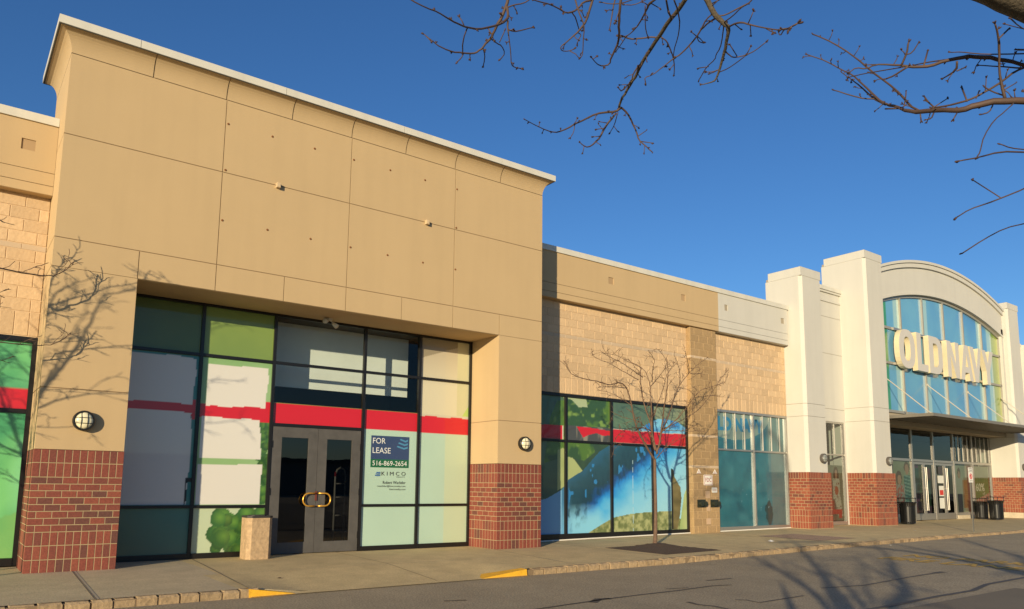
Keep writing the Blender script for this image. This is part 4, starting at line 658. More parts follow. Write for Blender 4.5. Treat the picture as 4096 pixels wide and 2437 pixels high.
OVER=[[[1.447,-10.432,4.5,1.442,-10.419,4.443,1.428,-10.388,4.371,1.416,-10.36,4.327,1.412,-10.328,4.292,1.416,-10.296,4.268,1.394,-10.275,4.241,1.383,-10.244,4.215,1.36,-10.224,4.19,1.331,-10.211,4.169,1.248,-10.218,4.143,1.17,-10.221,4.119,1.104,-10.228,4.113,1.055,-10.23,4.117,1.013,-10.227,4.135,0.97,-10.212,4.164],[0.0086,0.0086,0.008,0.0077,0.0065,0.007,0.0062,0.005,0.0047,0.0046,0.0042,0.0038,0.0034,0.003,0.0026,0.0022]],[[1.445,-10.419,4.44,1.445,-10.436,4.378,1.429,-10.446,4.325,1.373,-10.466,4.268,1.254,-10.513,4.172,1.136,-10.566,4.084,1.017,-10.625,4.018,0.903,-10.683,3.971,0.816,-10.723,3.947,0.753,-10.746,3.941,0.66,-10.771,3.916,0.57,-10.769,3.923,0.548,-10.757,3.941],[0.0076,0.0076,0.0072,0.0064,0.0055,0.005,0.0043,0.004,0.0036,0.0032,0.0029,0.0028,0.0028]],[[1.437,-10.442,4.322,1.436,-10.444,4.268,1.455,-10.433,4.223,1.51,-10.383,4.154,1.547,-10.337,4.114,1.59,-10.318,4.12,1.646,-10.31,4.137],[0.0057,0.0053,0.003,0.0029,0.0027,0.0024,0.0024]],[[1.443,-10.44,4.268,1.491,-10.428,4.277,1.573,-10.427,4.322,1.643,-10.432,4.364],[0.0034,0.0034,0.0031,0.0027]],[[1.018,-10.624,4.015,1.018,-10.6,3.994,1.038,-10.545,3.969,1.086,-10.475,3.964],[0.0034,0.0031,0.0032,0.0029]],[[1.425,-10.29,4.266,1.494,-10.247,4.288,1.56,-10.21,4.315,1.644,-10.135,4.326,1.638,-10.096,4.303],[0.0039,0.0035,0.0032,0.0024,0.002]],[[1.394,-10.238,4.217,1.43,-10.204,4.201,1.447,-10.176,4.183,1.455,-10.152,4.163],[0.0031,0.0027,0.0024,0.002]],[[1.261,-10.212,4.147,1.244,-10.205,4.107,1.22,-10.208,4.08],[0.0023,0.0023,0.0019]],[[1.444,-10.425,4.424,1.486,-10.444,4.452,1.539,-10.468,4.469,1.581,-10.496,4.505],[0.0038,0.0034,0.0031,0.0027]],[[1.486,-10.438,4.447,1.52,-10.425,4.43],[0.0023,0.0019]],[[1.518,-10.241,4.305,1.524,-10.277,4.349,1.525,-10.289,4.364],[0.0028,0.0028,0.0024]],[[2.118,-10.503,4.737,2.11,-10.48,4.675,2.118,-10.436,4.603,2.092,-10.39,4.545,2.075,-10.372,4.52,2.031,-10.334,4.464,1.986,-10.31,4.419,2.018,-10.286,4.411,2.076,-10.288,4.429,2.108,-10.31,4.447],[0.0082,0.0074,0.0066,0.0054,0.0046,0.0037,0.0033,0.0025,0.0021,0.0017]],[[2.108,-10.495,4.719,2.043,-10.481,4.682,2.012,-10.466,4.633,1.978,-10.456,4.597,1.914,-10.455,4.563,1.861,-10.468,4.557,1.755,-10.489,4.54,1.623,-10.51,4.499,1.583,-10.516,4.487],[0.0053,0.0053,0.0053,0.0053,0.0048,0.0044,0.0039,0.0035,0.0031]],[[1.887,-10.57,4.598,1.904,-10.587,4.506,1.947,-10.586,4.444,1.968,-10.574,4.411,1.994,-10.534,4.347,2.033,-10.488,4.298,2.025,-10.476,4.279],[0.0051,0.0043,0.0036,0.0032,0.003,0.0024,0.0024]],[[1.97,-10.453,4.587,2.026,-10.427,4.584,2.113,-10.36,4.572],[0.0037,0.0033,0.0029]],[[2.095,-10.374,4.531,2.123,-10.374,4.529,2.116,-10.357,4.504,2.116,-10.338,4.481],[0.0029,0.0029,0.0025,0.0021]],[[2.305,-10.587,4.771,2.314,-10.56,4.726,2.35,-10.514,4.674,2.405,-10.459,4.633,2.443,-10.42,4.612,2.486,-10.349,4.579,2.503,-10.276,4.545,2.534,-10.231,4.525,2.485,-10.205,4.501,2.406,-10.224,4.487,2.315,-10.271,4.478],[0.0091,0.0088,0.0084,0.0081,0.0069,0.0066,0.0057,0.0045,0.004,0.0031,0.0026]],[[2.35,-10.483,4.841,2.336,-10.473,4.772,2.34,-10.45,4.689,2.347,-10.424,4.637],[0.0047,0.0042,0.0038,0.0026]],[[2.614,-10.903,4.734,2.682,-10.765,4.733,2.716,-10.658,4.738,2.817,-10.452,4.731,2.88,-10.303,4.72,2.942,-10.162,4.7,2.997,-10.058,4.675,3.015,-9.986,4.656,3.048,-9.893,4.62,3.057,-9.831,4.592,3.086,-9.778,4.555],[0.0123,0.0131,0.0129,0.0121,0.0115,0.0108,0.0101,0.0097,0.0084,0.0079,0.008]],[[2.81,-10.458,4.733,2.771,-10.404,4.747,2.741,-10.341,4.754,2.694,-10.287,4.76,2.616,-10.264,4.771],[0.0054,0.0049,0.005,0.005,0.005]],[[3.102,-9.785,4.552,3.076,-9.75,4.518,2.992,-9.721,4.5,2.901,-9.692,4.469,2.807,-9.651,4.404,2.727,-9.628,4.355,2.666,-9.61,4.304,2.573,-9.598,4.247,2.5,-9.603,4.223,2.363,-9.639,4.203,2.224,-9.691,4.18,2.118,-9.739,4.159],[0.0081,0.0082,0.007,0.0065,0.0059,0.0059,0.0053,0.0042,0.0036,0.0031,0.0025,0.002]],[[3.102,-9.785,4.552,3.182,-9.781,4.528,3.252,-9.766,4.474,3.302,-9.762,4.41,3.33,-9.764,4.341,3.363,-9.8,4.291,3.39,-9.855,4.221],[0.0081,0.0071,0.0061,0.0055,0.005,0.0044,0.0038]],[[3.081,-9.745,4.51,3.044,-9.713,4.448,3.001,-9.687,4.376,2.968,-9.674,4.296,2.912,-9.662,4.228,2.849,-9.652,4.176,2.793,-9.65,4.181,2.761,-9.654,4.192],[0.0065,0.0071,0.0071,0.0065,0.0054,0.0043,0.0037,0.0032]],[[3.092,-9.757,4.52,3.122,-9.68,4.439,3.115,-9.64,4.394],[0.0038,0.0033,0.0022]],[[3.123,-9.678,4.434,3.17,-9.669,4.411],[0.0027,0.0022]],[[3.321,-9.766,4.373,3.38,-9.801,4.424],[0.0033,0.0028]],[[3.341,-9.776,4.328,3.359,-9.878,4.281],[0.0033,0.0027]],[[2.727,-9.628,4.355,2.738,-9.601,4.295,2.717,-9.584,4.25],[0.0032,0.0027,0.0021]],[[3.027,-9.699,4.425,2.938,-9.699,4.409],[0.0027,0.0022]],[[2.996,-9.684,4.375,2.967,-9.636,4.377],[0.0027,0.0022]],[[2.962,-9.673,4.301,2.906,-9.662,4.283],[0.0027,0.0022]],[[3.362,-9.801,4.284,3.358,-9.796,4.227],[0.0025,0.0019]],[[2.933,-10.17,4.703,2.927,-10.098,4.663,2.956,-10.044,4.621,2.93,-9.961,4.556,2.877,-9.981,4.561],[0.0056,0.0052,0.0048,0.0043,0.0033]],[[2.742,-10.553,4.661,2.787,-10.564,4.645,2.863,-10.531,4.619,2.927,-10.503,4.594,2.986,-10.463,4.566,3.032,-10.416,4.536],[0.0048,0.0044,0.004,0.004,0.0032,0.0027]],[[2.397,-10.967,4.598,2.507,-10.912,4.583,2.64,-10.813,4.582,2.757,-10.691,4.59,2.854,-10.573,4.595,2.926,-10.505,4.593],[0.0043,0.004,0.0037,0.0034,0.0031,0.0027]],[[2.41,-10.894,4.639,2.518,-10.814,4.639,2.593,-10.775,4.641],[0.0052,0.0057,0.0054]],[[2.306,-10.903,4.594,2.334,-10.808,4.614,2.367,-10.762,4.618,2.465,-10.602,4.634,2.519,-10.469,4.649,2.526,-10.414,4.656,2.57,-10.322,4.662,2.618,-10.211,4.666],[0.0059,0.008,0.0053,0.0042,0.0035,0.003,0.0027,0.0027]],[[2.275,-10.83,4.569,2.316,-10.791,4.534,2.374,-10.737,4.502,2.437,-10.699,4.48],[0.0032,0.003,0.0028,0.0025]],[[2.328,-10.678,4.717,2.321,-10.571,4.741,2.288,-10.486,4.768,2.254,-10.437,4.794],[0.0025,0.0025,0.0025,0.0021]],[[2.334,-10.771,4.661,2.287,-10.716,4.636,2.225,-10.693,4.626],[0.0024,0.0024,0.002]],[[2.474,-11.16,4.538,2.54,-11.168,4.46,2.573,-11.175,4.428,2.616,-11.193,4.386,2.633,-11.226,4.354,2.691,-11.158,4.326,2.741,-11.103,4.295,2.779,-11.048,4.261,2.811,-10.998,4.217,2.826,-10.959,4.178,2.812,-10.919,4.17,2.784,-10.874,4.168],[0.0155,0.0152,0.0149,0.0129,0.0109,0.0091,0.0088,0.0077,0.0062,0.005,0.0033,0.0025]],[[2.627,-11.23,4.354,2.589,-11.305,4.324,2.573,-11.356,4.297,2.58,-11.416,4.253,2.588,-11.495,4.196,2.588,-11.577,4.142,2.58,-11.65,4.1,1.321,-12.468,3.203,1.327,-12.496,3.208],[0.0051,0.005,0.0049,0.0041,0.0033,0.0033,0.0029,0.0019,0.0014]],[[2.57,-11.182,4.427,2.608,-11.219,4.432,2.621,-11.28,4.443,2.65,-11.351,4.455,2.65,-11.387,4.464,2.641,-11.403,4.472],[0.0039,0.0039,0.0039,0.0038,0.0038,0.0038]],[[2.602,-11.208,4.385,2.536,-11.318,4.343,2.442,-11.452,4.29,2.392,-11.539,4.25],[0.0039,0.0034,0.0029,0.0025]],[[2.553,-11.158,4.454,2.553,-11.104,4.44,2.579,-11.048,4.415,2.6,-10.974,4.386,2.606,-10.896,4.357,2.6,-10.843,4.336,2.581,-10.805,4.321,2.552,-10.727,4.28,2.521,-10.665,4.239,2.467,-10.637,4.215,2.487,-10.628,4.19],[0.0043,0.0039,0.0048,0.0049,0.0045,0.0045,0.0041,0.0033,0.0029,0.0025,0.0021]],[[2.581,-11.159,4.431,2.607,-11.081,4.452,2.649,-10.997,4.468],[0.0055,0.0052,0.0045]],[[2.631,-11.181,4.385,2.749,-11.081,4.409,2.884,-10.958,4.432,2.945,-10.874,4.45,2.996,-10.829,4.453,3.069,-10.69,4.483,3.137,-10.595,4.487,3.176,-10.535,4.489],[0.0039,0.0036,0.0034,0.003,0.003,0.0031,0.0027,0.0023]],[[2.751,-11.1,4.292,2.815,-11.091,4.285,2.845,-11.107,4.28,2.877,-11.166,4.279,2.891,-11.236,4.287,2.886,-11.314,4.303],[0.004,0.0037,0.0033,0.0032,0.0028,0.002]],[[2.815,-10.999,4.214,2.796,-11.082,4.195,2.768,-11.162,4.183,2.716,-11.279,4.164],[0.0029,0.0024,0.002,0.0019]],[[2.847,-11.12,4.283,2.703,-11.171,4.287],[0.0024,0.002]],[[2.881,-11.172,4.284,2.862,-11.215,4.308],[0.0024,0.002]],[[2.808,-11.0,4.229,2.785,-10.962,4.22,2.755,-10.94,4.219],[0.0029,0.0025,0.0021]],[[2.609,-11.112,4.57,2.562,-11.224,4.524],[0.0036,0.0027]],[[2.585,-11.412,4.253,2.68,-11.349,4.256],[0.0021,0.0019]],[[2.596,-10.992,4.393,2.648,-10.96,4.394,2.682,-10.968,4.391],[0.0024,0.0024,0.002]],[[2.595,-10.989,4.395,2.527,-11.005,4.39],[0.002,0.002]],[[3.061,-10.718,4.471,3.058,-10.632,4.498],[0.0022,0.002]],[[2.586,-11.599,4.131,2.617,-11.592,4.103,2.546,-11.664,4.078],[0.0016,0.0015,0.0014]],[[2.016,-13.065,2.881,1.959,-13.042,2.869,1.896,-12.999,2.866,1.85,-12.944,2.867,1.832,-12.908,2.865,1.815,-12.863,2.857,1.827,-12.811,2.882,1.85,-12.753,2.916,1.867,-12.687,2.938,1.892,-12.63,2.973,1.929,-12.571,3.029,1.953,-12.515,3.068,1.988,-12.46,3.131,2.052,-12.367,3.262,2.087,-12.301,3.352,2.095,-12.249,3.401,2.099,-12.177,3.478,2.066,-12.09,3.545],[0.0115,0.0111,0.0104,0.0101,0.0095,0.0086,0.0077,0.0078,0.0073,0.0063,0.0053,0.0047,0.0044,0.0033,0.003,0.0026,0.0026,0.0022]],[[1.87,-12.686,2.943,1.918,-12.627,3.006,1.981,-12.572,3.094,2.074,-12.462,3.24,2.137,-12.365,3.359,2.17,-12.312,3.432,2.206,-12.234,3.532,2.226,-12.143,3.641,2.21,-12.044,3.731],[0.004,0.0041,0.0039,0.0036,0.0038,0.0034,0.0031,0.0032,0.0028]],[[1.953,-12.511,3.069,2.011,-12.429,3.154,2.06,-12.37,3.233,2.106,-12.305,3.317,2.129,-12.264,3.366,2.155,-12.212,3.428],[0.0035,0.0036,0.0029,0.0025,0.0021,0.0017]],[[2.001,-12.442,3.143,1.982,-12.411,3.148,1.957,-12.356,3.182,1.919,-12.302,3.216],[0.0028,0.0024,0.0024,0.002]],[[2.29,-12.992,3.132,2.193,-12.979,3.111,2.105,-12.959,3.111,2.029,-12.939,3.105,1.958,-12.911,3.103,1.896,-12.878,3.1,1.864,-12.858,3.092,1.816,-12.818,3.08,1.774,-12.779,3.06,1.755,-12.737,3.07,1.741,-12.692,3.09,1.727,-12.647,3.112,1.704,-12.597,3.126,1.676,-12.578,3.106,1.655,-12.545,3.119,1.628,-12.535,3.096],[0.0066,0.0065,0.0064,0.0067,0.007,0.0063,0.006,0.0053,0.0049,0.0046,0.0039,0.0029,0.0025,0.0022,0.002,0.0018]],[[2.195,-13.025,3.155,2.051,-12.917,3.146,2.033,-12.844,3.178,2.04,-12.792,3.213,2.047,-12.748,3.235],[0.0025,0.0022,0.0022,0.0019,0.0015]],[[1.852,-12.846,3.09,1.885,-12.75,3.136,1.921,-12.657,3.175],[0.0021,0.0022,0.0019]],[[1.742,-12.709,3.079,1.744,-12.654,3.068,1.747,-12.62,3.069],[0.0032,0.0029,0.0025]],[[1.737,-12.694,3.082,1.817,-12.566,3.154,1.863,-12.474,3.199,1.892,-12.386,3.231],[0.0018,0.0019,0.0017,0.0016]],[[1.89,-12.984,2.877,1.87,-12.986,2.924,1.847,-12.988,2.968,1.828,-12.998,3.01,1.805,-13.008,3.043,1.772,-13.02,3.074,1.726,-13.028,3.094],[0.005,0.0044,0.0033,0.0033,0.004,0.003,0.0023]],[[1.781,-13.019,3.061,1.882,-13.02,3.139],[0.0023,0.0027]],[[2.159,-12.99,3.105,2.1,-12.958,3.075,2.043,-12.928,3.024,2.003,-12.893,2.991,1.974,-12.854,2.964,1.966,-12.807,2.962,1.97,-12.754,2.97,1.988,-12.695,2.992],[0.0032,0.0036,0.0039,0.0035,0.0032,0.0036,0.0033,0.003]],[[2.068,-12.762,3.197,2.088,-12.749,3.167,2.13,-12.68,3.18],[0.0037,0.0041,0.0023]],[[2.089,-12.751,3.166,2.142,-12.762,3.196],[0.0026,0.0023]],[[1.737,-12.687,3.093,1.726,-12.716,3.129,1.715,-12.73,3.163],[0.0036,0.0032,0.0028]],[[1.732,-12.709,3.126,1.747,-12.727,3.131,1.79,-12.734,3.186],[0.0021,0.0021,0.0018]],[[1.765,-12.759,3.068,1.844,-12.743,3.167],[0.0032,0.0029]],[[1.988,-12.695,2.992,2.033,-12.65,3.054,2.068,-12.622,3.102],[0.003,0.0027,0.0027]],[[1.991,-12.694,2.998,2.083,-12.707,3.058],[0.0022,0.0019]],[[1.962,-12.828,2.956,2.045,-12.781,3.066],[0.0025,0.003]],[[1.865,-12.629,2.984,1.946,-12.602,3.066,1.997,-12.581,3.12],[0.0022,0.0023,0.0023]],[[1.889,-12.988,2.886,1.907,-12.936,2.933,1.931,-12.904,2.973],[0.0024,0.0024,0.0024]],[[1.896,-12.984,2.915,1.94,-13.007,2.946],[0.002,0.0017]],[[1.86,-12.693,2.925,1.867,-12.692,2.901],[0.0022,0.0022]],[[1.684,-12.818,2.822,1.641,-12.826,2.784,1.617,-12.817,2.775],[0.0024,0.0023,0.002]],[[1.79,-12.857,2.84,1.738,-12.863,2.796],[0.002,0.002]],[[1.973,-12.915,2.908,1.953,-12.907,2.875,1.944,-12.886,2.872],[0.0024,0.0021,0.0021]],[[1.973,-12.857,2.959,2.046,-12.845,3.022],[0.0018,0.0025]],[[1.551,-12.704,2.843,1.508,-12.767,2.805],[0.0024,0.0023]],[[1.95,-13.135,3.157,1.805,-13.097,3.16,1.668,-13.063,3.163,1.568,-13.038,3.164],[0.048,0.043,0.0382,0.0345]],[[2.261,-12.98,3.285,2.095,-12.982,3.254,1.702,-13.084,3.076],[0.0022,0.0021,0.0022]],[[2.395,-12.941,3.371,2.333,-12.928,3.361,2.221,-12.897,3.355],[0.0019,0.0017,0.0015]],[[1.985,-13.06,3.072,1.989,-13.006,3.102],[0.0024,0.0031]],[[2.128,-12.975,3.089,2.072,-12.907,3.108,2.057,-12.848,3.134],[0.0029,0.0022,0.0018]],[[1.899,-13.012,2.854,1.787,-13.017,2.781,1.677,-13.019,2.712,1.534,-13.034,2.605,1.423,-13.061,2.507,1.382,-13.065,2.476],[0.002,0.0016,0.0016,0.0015,0.0014,0.0014]],[[1.703,-13.119,2.564,1.625,-13.119,2.542,1.439,-13.111,2.495,1.294,-13.102,2.438,1.196,-13.085,2.405],[0.0024,0.0024,0.0023,0.0019,0.0016]],[[1.576,-13.162,2.412,1.52,-13.149,2.382,1.43,-13.109,2.338,1.401,-13.078,2.323,1.386,-13.031,2.313,1.387,-12.993,2.299],[0.002,0.002,0.002,0.002,0.0017,0.0017]],[[1.43,-13.109,2.338,1.58,-12.974,2.481],[0.0017,0.0015]],[[1.78,-13.083,2.348,1.693,-13.084,2.321,1.512,-13.083,2.265,1.361,-13.075,2.197,1.249,-13.056,2.135],[0.0015,0.0015,0.0014,0.0011,0.0011]],[[1.817,-13.095,2.612,1.725,-13.092,2.589,1.604,-13.086,2.563,1.548,-13.077,2.564],[0.0016,0.0015,0.0015,0.0015]]]
SHAD=[[[-2.434,-16.241,2.13,-2.573,-16.322,2.395,-2.777,-16.314,2.665,-3.016,-16.259,2.931,-3.238,-16.226,3.176,-3.593,-16.013,3.555],[0.065,0.06,0.055,0.05,0.04,0.03]],[[-2.276,-16.456,2.147,-2.213,-16.428,2.445,-2.146,-16.405,2.769,-2.072,-16.393,3.049,-2.023,-16.346,3.46,-1.992,-16.274,3.881,-2.051,-16.079,4.43],[0.09,0.085,0.085,0.07,0.05,0.04,0.02]],[[-1.981,-16.857,2.2,-1.576,-17.068,2.39,-1.285,-17.126,2.511,-1.055,-17.101,2.648,-0.78,-17.135,2.925,-0.407,-17.303,3.408,0.003,-17.52,4.3],[0.08,0.075,0.07,0.06,0.055,0.04,0.03]],[[-2.159,-16.615,2.217,-2.436,-16.913,2.495,-2.759,-17.148,2.793,-3.121,-17.33,3.145],[0.05,0.045,0.035,0.02]],[[-2.057,-16.753,2.246,-1.632,-16.654,2.524,-1.175,-16.6,2.705],[0.035,0.03,0.02]],[[3.362,-16.905,2.416,3.127,-16.838,2.686,2.909,-16.793,3.069,2.529,-16.53,3.367,2.194,-16.327,3.734],[0.08,0.07,0.06,0.05,0.03]],[[3.938,-17.684,2.955,4.176,-17.584,3.386,4.505,-17.608,4.096],[0.06,0.05,0.04]],[[-1.566,-17.418,2.69,-1.177,-17.103,2.721,-0.798,-16.773,2.833],[0.035,0.03,0.02]],[[-1.239,-17.858,3.805,-1.763,-17.43,3.504,-2.221,-17.088,3.443,-2.624,-16.822,3.54],[0.012,0.02,0.025,0.02]],[[-1.819,-17.075,2.842,-1.555,-17.178,3.124,-1.362,-17.187,3.48],[0.02,0.02,0.015]]]
GR=[0, 0, 0, 0, 0, 0, 0, 0, 0, 0, 0, 0, 0, 0, 0, 0, 0, 0, 0, 0, 0, 0, 0, 0, 0, 0, 0, 0, 0, 0, 0, 0, 0, 0, 0, 0, 0, 0, 0, 0, 0, 0, 0, 0, 0, 0, 0, 0, 0, 0, 0, 0, 0, 0, 0, 0, 0, 0, 1, 1, 1, 1, 1, 1, 1, 1, 1, 1, 1, 1, 1, 1, 1, 1, 1, 1, 1, 1, 1, 1, 1, 1, 1, 1, 1, 1, 1, 1, 1, 1, 1, 1, 1, 1, 1, 1, 1, 1]
R2v=tuple(R2)
# ================================================================ CLOTHING STORE
cs=empty('clothing_store',(33.7,.42,0),'white stucco store with arched blue window, square towers and red brick bases','building')
def tower(x0,x1,zt,b0,boff,bx1,plinth=0,chl=.10,joints=(4.35,3.90),yb=1.75,bx0=None):
    yf=.42; p=MB(); pl=[(x0,yf+chl),(x0+chl,yf),(x1-.05,yf),(x1,yf+.05),(x1,yb),(x0,yb)]
    zs=[1.96+boff]+sorted(joints)+[zt-.30]
    for i in range(len(zs)-1): p.prism(pl,zs[i]+(.006 if i else 0),zs[i+1]-(.006 if i<len(zs)-2 else 0),axis='z')
    c=.02; p.prism([(a+(c if a<x1-.2 else -c),q+(c if q<1 else -c)) for a,q in pl],1.98,zt-.2,axis='z',m=1)
    p.box(x0-.012,x1+.0,yf-.012,yb-.12,zt-.298,zt)
    p.quad((x0-.012,yf-.012,zt+.002),(x1,yf-.012,zt+.002),(x1,yb-.12,zt+.002),(x0-.012,yb-.12,zt+.002),m=0)
    o=p.build('tower',[WHITE,WHITED],cs,fix=True)
    bx0=x0-.02 if bx0 is None else bx0
    q=MB(); q.box(bx0+.012,bx1-.012,yf-.018,yb-.1,b0-.1,1.97+boff,m=1); R=rows_tower(b0,boff)
    if plinth: R=[r for r in R if r[1]>plinth]; R[0]=(plinth,R[0][1],R[0][2])
    brick_face(q,(bx0,yf-.018,0),(1,0,0),(0,-1,0),bx1-bx0,R,bw=.098); brick_face(q,(bx0+.012,yb-.12,0),(0,-1,0),(-1,0,0),yb-.12-yf+.03,R,bw=.104,half=1); brick_face(q,(bx1-.012,yf-.03,0),(0,1,0),(1,0,0),yb-.12-yf+.03,R,bw=.104,half=1)
    if plinth: q.box(bx0-.03,bx1+.03,yf-.06,yb-.05,b0-.1,plinth,m=2)
    q.build('brick_base',[BRICKO,BMORT,mat('plinth_concrete',(.50,.43,.31),rough=.9,var=.1,vscale=4,bump=.3)],o); return o
tower(22.07,23.30,9.05,.10,0,23.42,joints=(4.29,3.86),yb=1.82)
tower(26.43,27.72,10.52,.10,.055,27.86,joints=(4.47,3.96),yb=2.2)
tower(39.70,41.0,10.52,.15,.08,41.1,plinth=.40,joints=(4.47,3.96),yb=2.2)
tower(44.0,45.3,9.05,.15,.05,45.4,joints=(4.29,3.86))
# narrow bay walls either side
for x0,x1 in ((23.30,26.43),(41.0,44.0)):
    b=MB(); y=1.5; wx0,wx1,wz=23.6,26.34,3.93
    if x0>30: wx0,wx1=41.3,43.7
    zs=[4.40,6.51,7.94,8.53]
    lo=wz
    for i,z in enumerate(zs+[8.9]): b.box(x0,x1,y,y+.04,lo+(.007 if i else 0),z-.007); lo=z
    b.box(x0,x1,y+.015,y+.5,wz,9.0,m=1); b.box(x0,wx0,y,y+.5,-.05,wz); b.box(wx1,x1,y,y+.5,-.05,wz)
    b.box(x0,x1,y-.035,y,8.53,8.60); b.box(x0,x1,y-.06,y+.5,8.885,8.96)
    b.build('bay_wall',[WHITE,WHITED],cs); c=MB(); c.box(x0,x1-.004,y-.10,y+.5,8.965,9.115); c.build('coping',COPE,cs)
    wf=window_frame(wx0,wx1,.10,wz,1.56,[(wx0+wx1)/2],[2.69],ALUF,cs,wd=.05,base=.13)
    for k in (2,6):
        xx=wx0+(wx1-wx0)*k/8+.03; c=MB(); c.box(xx-.014,xx+.014,1.53,1.56,2.72,3.85); c.build('slat',SILV,wf)
    for a,e,z0,z1 in split_panes([wx0+.02,(wx0+wx1)/2,wx1-.02],[.20,2.69,3.88],.05):
        q=MB(); q.quad((a,1.57,z0),(e,1.57,z0),(e,1.57,z1),(a,1.57,z1)); q.build('pane',BGLASS,wf)
b=MB(); b.box(45.3,80,1.16,1.6,0,7.6); b.box(45.3,80,1.0,1.7,7.6,7.75); b.build('side_wall',WHITE,cs)
b=MB(); fascia(b,18.22,22.0,0,.95,[(18.545,18.71),(21.62,21.82)]); b.build('fascia',[WHITE,WHITED],cs)
def art_poster(X,Z):   # flat in-store poster: standing figure in pale printed dress on grey green ground
    C=mixc((.16,.17,.12),(.24,.25,.17),fbm(X,Z,2,3)); n=vn(X,Z,22)
    put(C,(X<25.75)&(Z<1.7),(.20,.14,.10))
    put(C,(((X-25.78)/.17)**2+((Z-2.02)/.23)**2<1)|((abs(X-25.78)<.17)&(Z<2.0)&(Z>1.62)),(.10,.06,.035))
    put(C,(((X-25.79)/.085)**2+((Z-2.0)/.13)**2<1),(.40,.23,.15)); put(C,(abs(X-25.79)<.045)&(Z<1.9)&(Z>1.75),(.40,.23,.15))
    body=(abs(X-25.78)<.24)&(Z<1.8)&(Z>1.05); legs=(abs(X-(25.85+.25*(1.0-Z)))<.20-.06*(1-Z))&(Z<1.12)&(Z>.42)
    put(C,body,mixc((.50,.48,.38),(.26,.12,.08),np.clip((n-.6)*4,0,1))); put(C,legs,mixc((.52,.50,.40),(.22,.10,.08),np.clip((n-.62)*4,0,1)))
    put(C,(((X-25.78)/.13)**2+((Z-1.36)/.17)**2<1),(.42,.13,.07)); put(C,(X<25.6)&(Z<1.0)&(Z>.6),(.36,.08,.05))
    put(C,(X<26.12)&(Z>.5)&(Z<.66),(.55,.07,.05)); put(C,(X>25.85)&(X<26.1)&(Z>.34)&(Z<.5),(.55,.07,.05)); return C
pane('poster',24.95,26.25,.25,2.3,1.60,art_poster,cs,m=film_mat('matte_poster',rough=.7,coat=0),res=.025)
# arched front
CX=33.7
def arc(R,top): return lambda x: top-R+math.sqrt(max(0,R*R-(x-CX)**2))
aO=arc(17.9,11.21); aO2=arc(17.9,10.91); aI=arc(19.3,9.73); aI2=arc(19.3,9.84)
def arcband(b,x0,x1,fl,fu,y0,y1,m=0,n=48):
    k=len(b.v)
    for i in range(n+1):
        x=x0+(x1-x0)*i/n; zl=fl(x);zu=fu(x); b.v+=[(x,y0,zl),(x,y0,zu),(x,y1,zu),(x,y1,zl)]
    for i in range(n):
        a=k+4*i;c=a+4; b.f+=[(a,c,c+1,a+1),(a+1,c+1,c+2,a+2),(a,a+3,c+3,c),(a+3,a+2,c+2,c+3)]; b.m+=[m]*4
b=MB(); L,Rg=27.72,39.70
arcband(b,L,Rg,lambda x:aI(x),lambda x:aO(x)-.01,.68,1.3); arcband(b,L,Rg,aO2,lambda x:aO(x)-.12,.60,.68); arcband(b,L,Rg,lambda x:aO(x)-.11,aO,.55,1.4); arcband(b,L,Rg,lambda x:aI(x)-.004,lambda x:aI(x)+.10,.655,.68)
b.box(L,27.93,.68,1.3,4.2,9.2); b.box(39.50,Rg,.68,1.3,4.2,9.2); b.box(L,Rg,.86,1.64,3.97,4.44,m=1)
b.build('arch_wall',[WHITE,WHITED],cs,fix=True)
b=MB(); arcband(b,27.93,39.5,lambda x:aI(x)-.12,aI,.80,.92)
mx=[29.84,31.77,33.7,35.63,37.56]
for x in mx: b.box(x-.045,x+.045,.80,.92,4.50,aI(x)-.12)
xs=[27.93]+[v for x in mx for v in (x-.045,x+.045)]+[39.5]
for i in range(0,12,2):
    for z in (6.43,7.86): b.box(xs[i],xs[i+1],.805,.92,z-.05,z+.05)
    b.box(xs[i],xs[i+1],.79,.92,4.44,4.54)
b.box(27.93,27.99,.805,.92,4.54,aI(27.9)-.12); b.box(39.44,39.5,.805,.92,4.54,aI(39.5)-.12)
aw=b.build('arched_window',mat('pale_window_frame',(.36,.34,.28),rough=.45,metal=.3),cs,fix=True)
def art_arch(X,Z):
    n=fbm(X,Z,.9,3,6); C=mixc((.10,.30,.50),(.17,.42,.55),n)
    blue=(.04,.19,.50); t=np.clip((fbm(X,Z*.6,.7,2,3)-.45)*3,0,1); C=mixc(C,blue,t*.6)
    for a,c in ((29.35,29.85),(31.8,32.25),(37.1,37.55),(38.2,38.7)): put(C,(X>a)&(X<c),(.34,.54,.52))
    m=X<28.75; put(C,m,mixc((.03,.22,.05),(.05,.30,.08),n)); m=(X>38.75); put(C,m,mixc((.14,.28,.08),(.34,.42,.05),np.clip((X-38.75)*1.5,0,1))); return C
def pane_arc(x0,x1,z0,fz,y,art,parent):
    o=pane('pane',x0,x1,z0,z0+1,y,art,parent,m=FILMR,res=.08); me=o.data; pl=world_loc(o)
    nx=max(2,int((x1-x0)/.08)+1); nz=max(2,int(1/.08)+1)
    for i,v in enumerate(me.vertices):
        x=v.co.x; t=(v.co.z-z0); v.co.z=z0+t*(fz(x)-z0)
    X=np.array([[v.co.x for v in me.vertices]]); Z=np.array([[v.co.z for v in me.vertices]]); C=art(X,Z)[0]
    col=np.ones((len(me.vertices),4),np.float32); col[:,:3]=C; me.color_attributes['Col'].data.foreach_set('color',col.ravel())
cols=[27.99]+mx+[39.44]
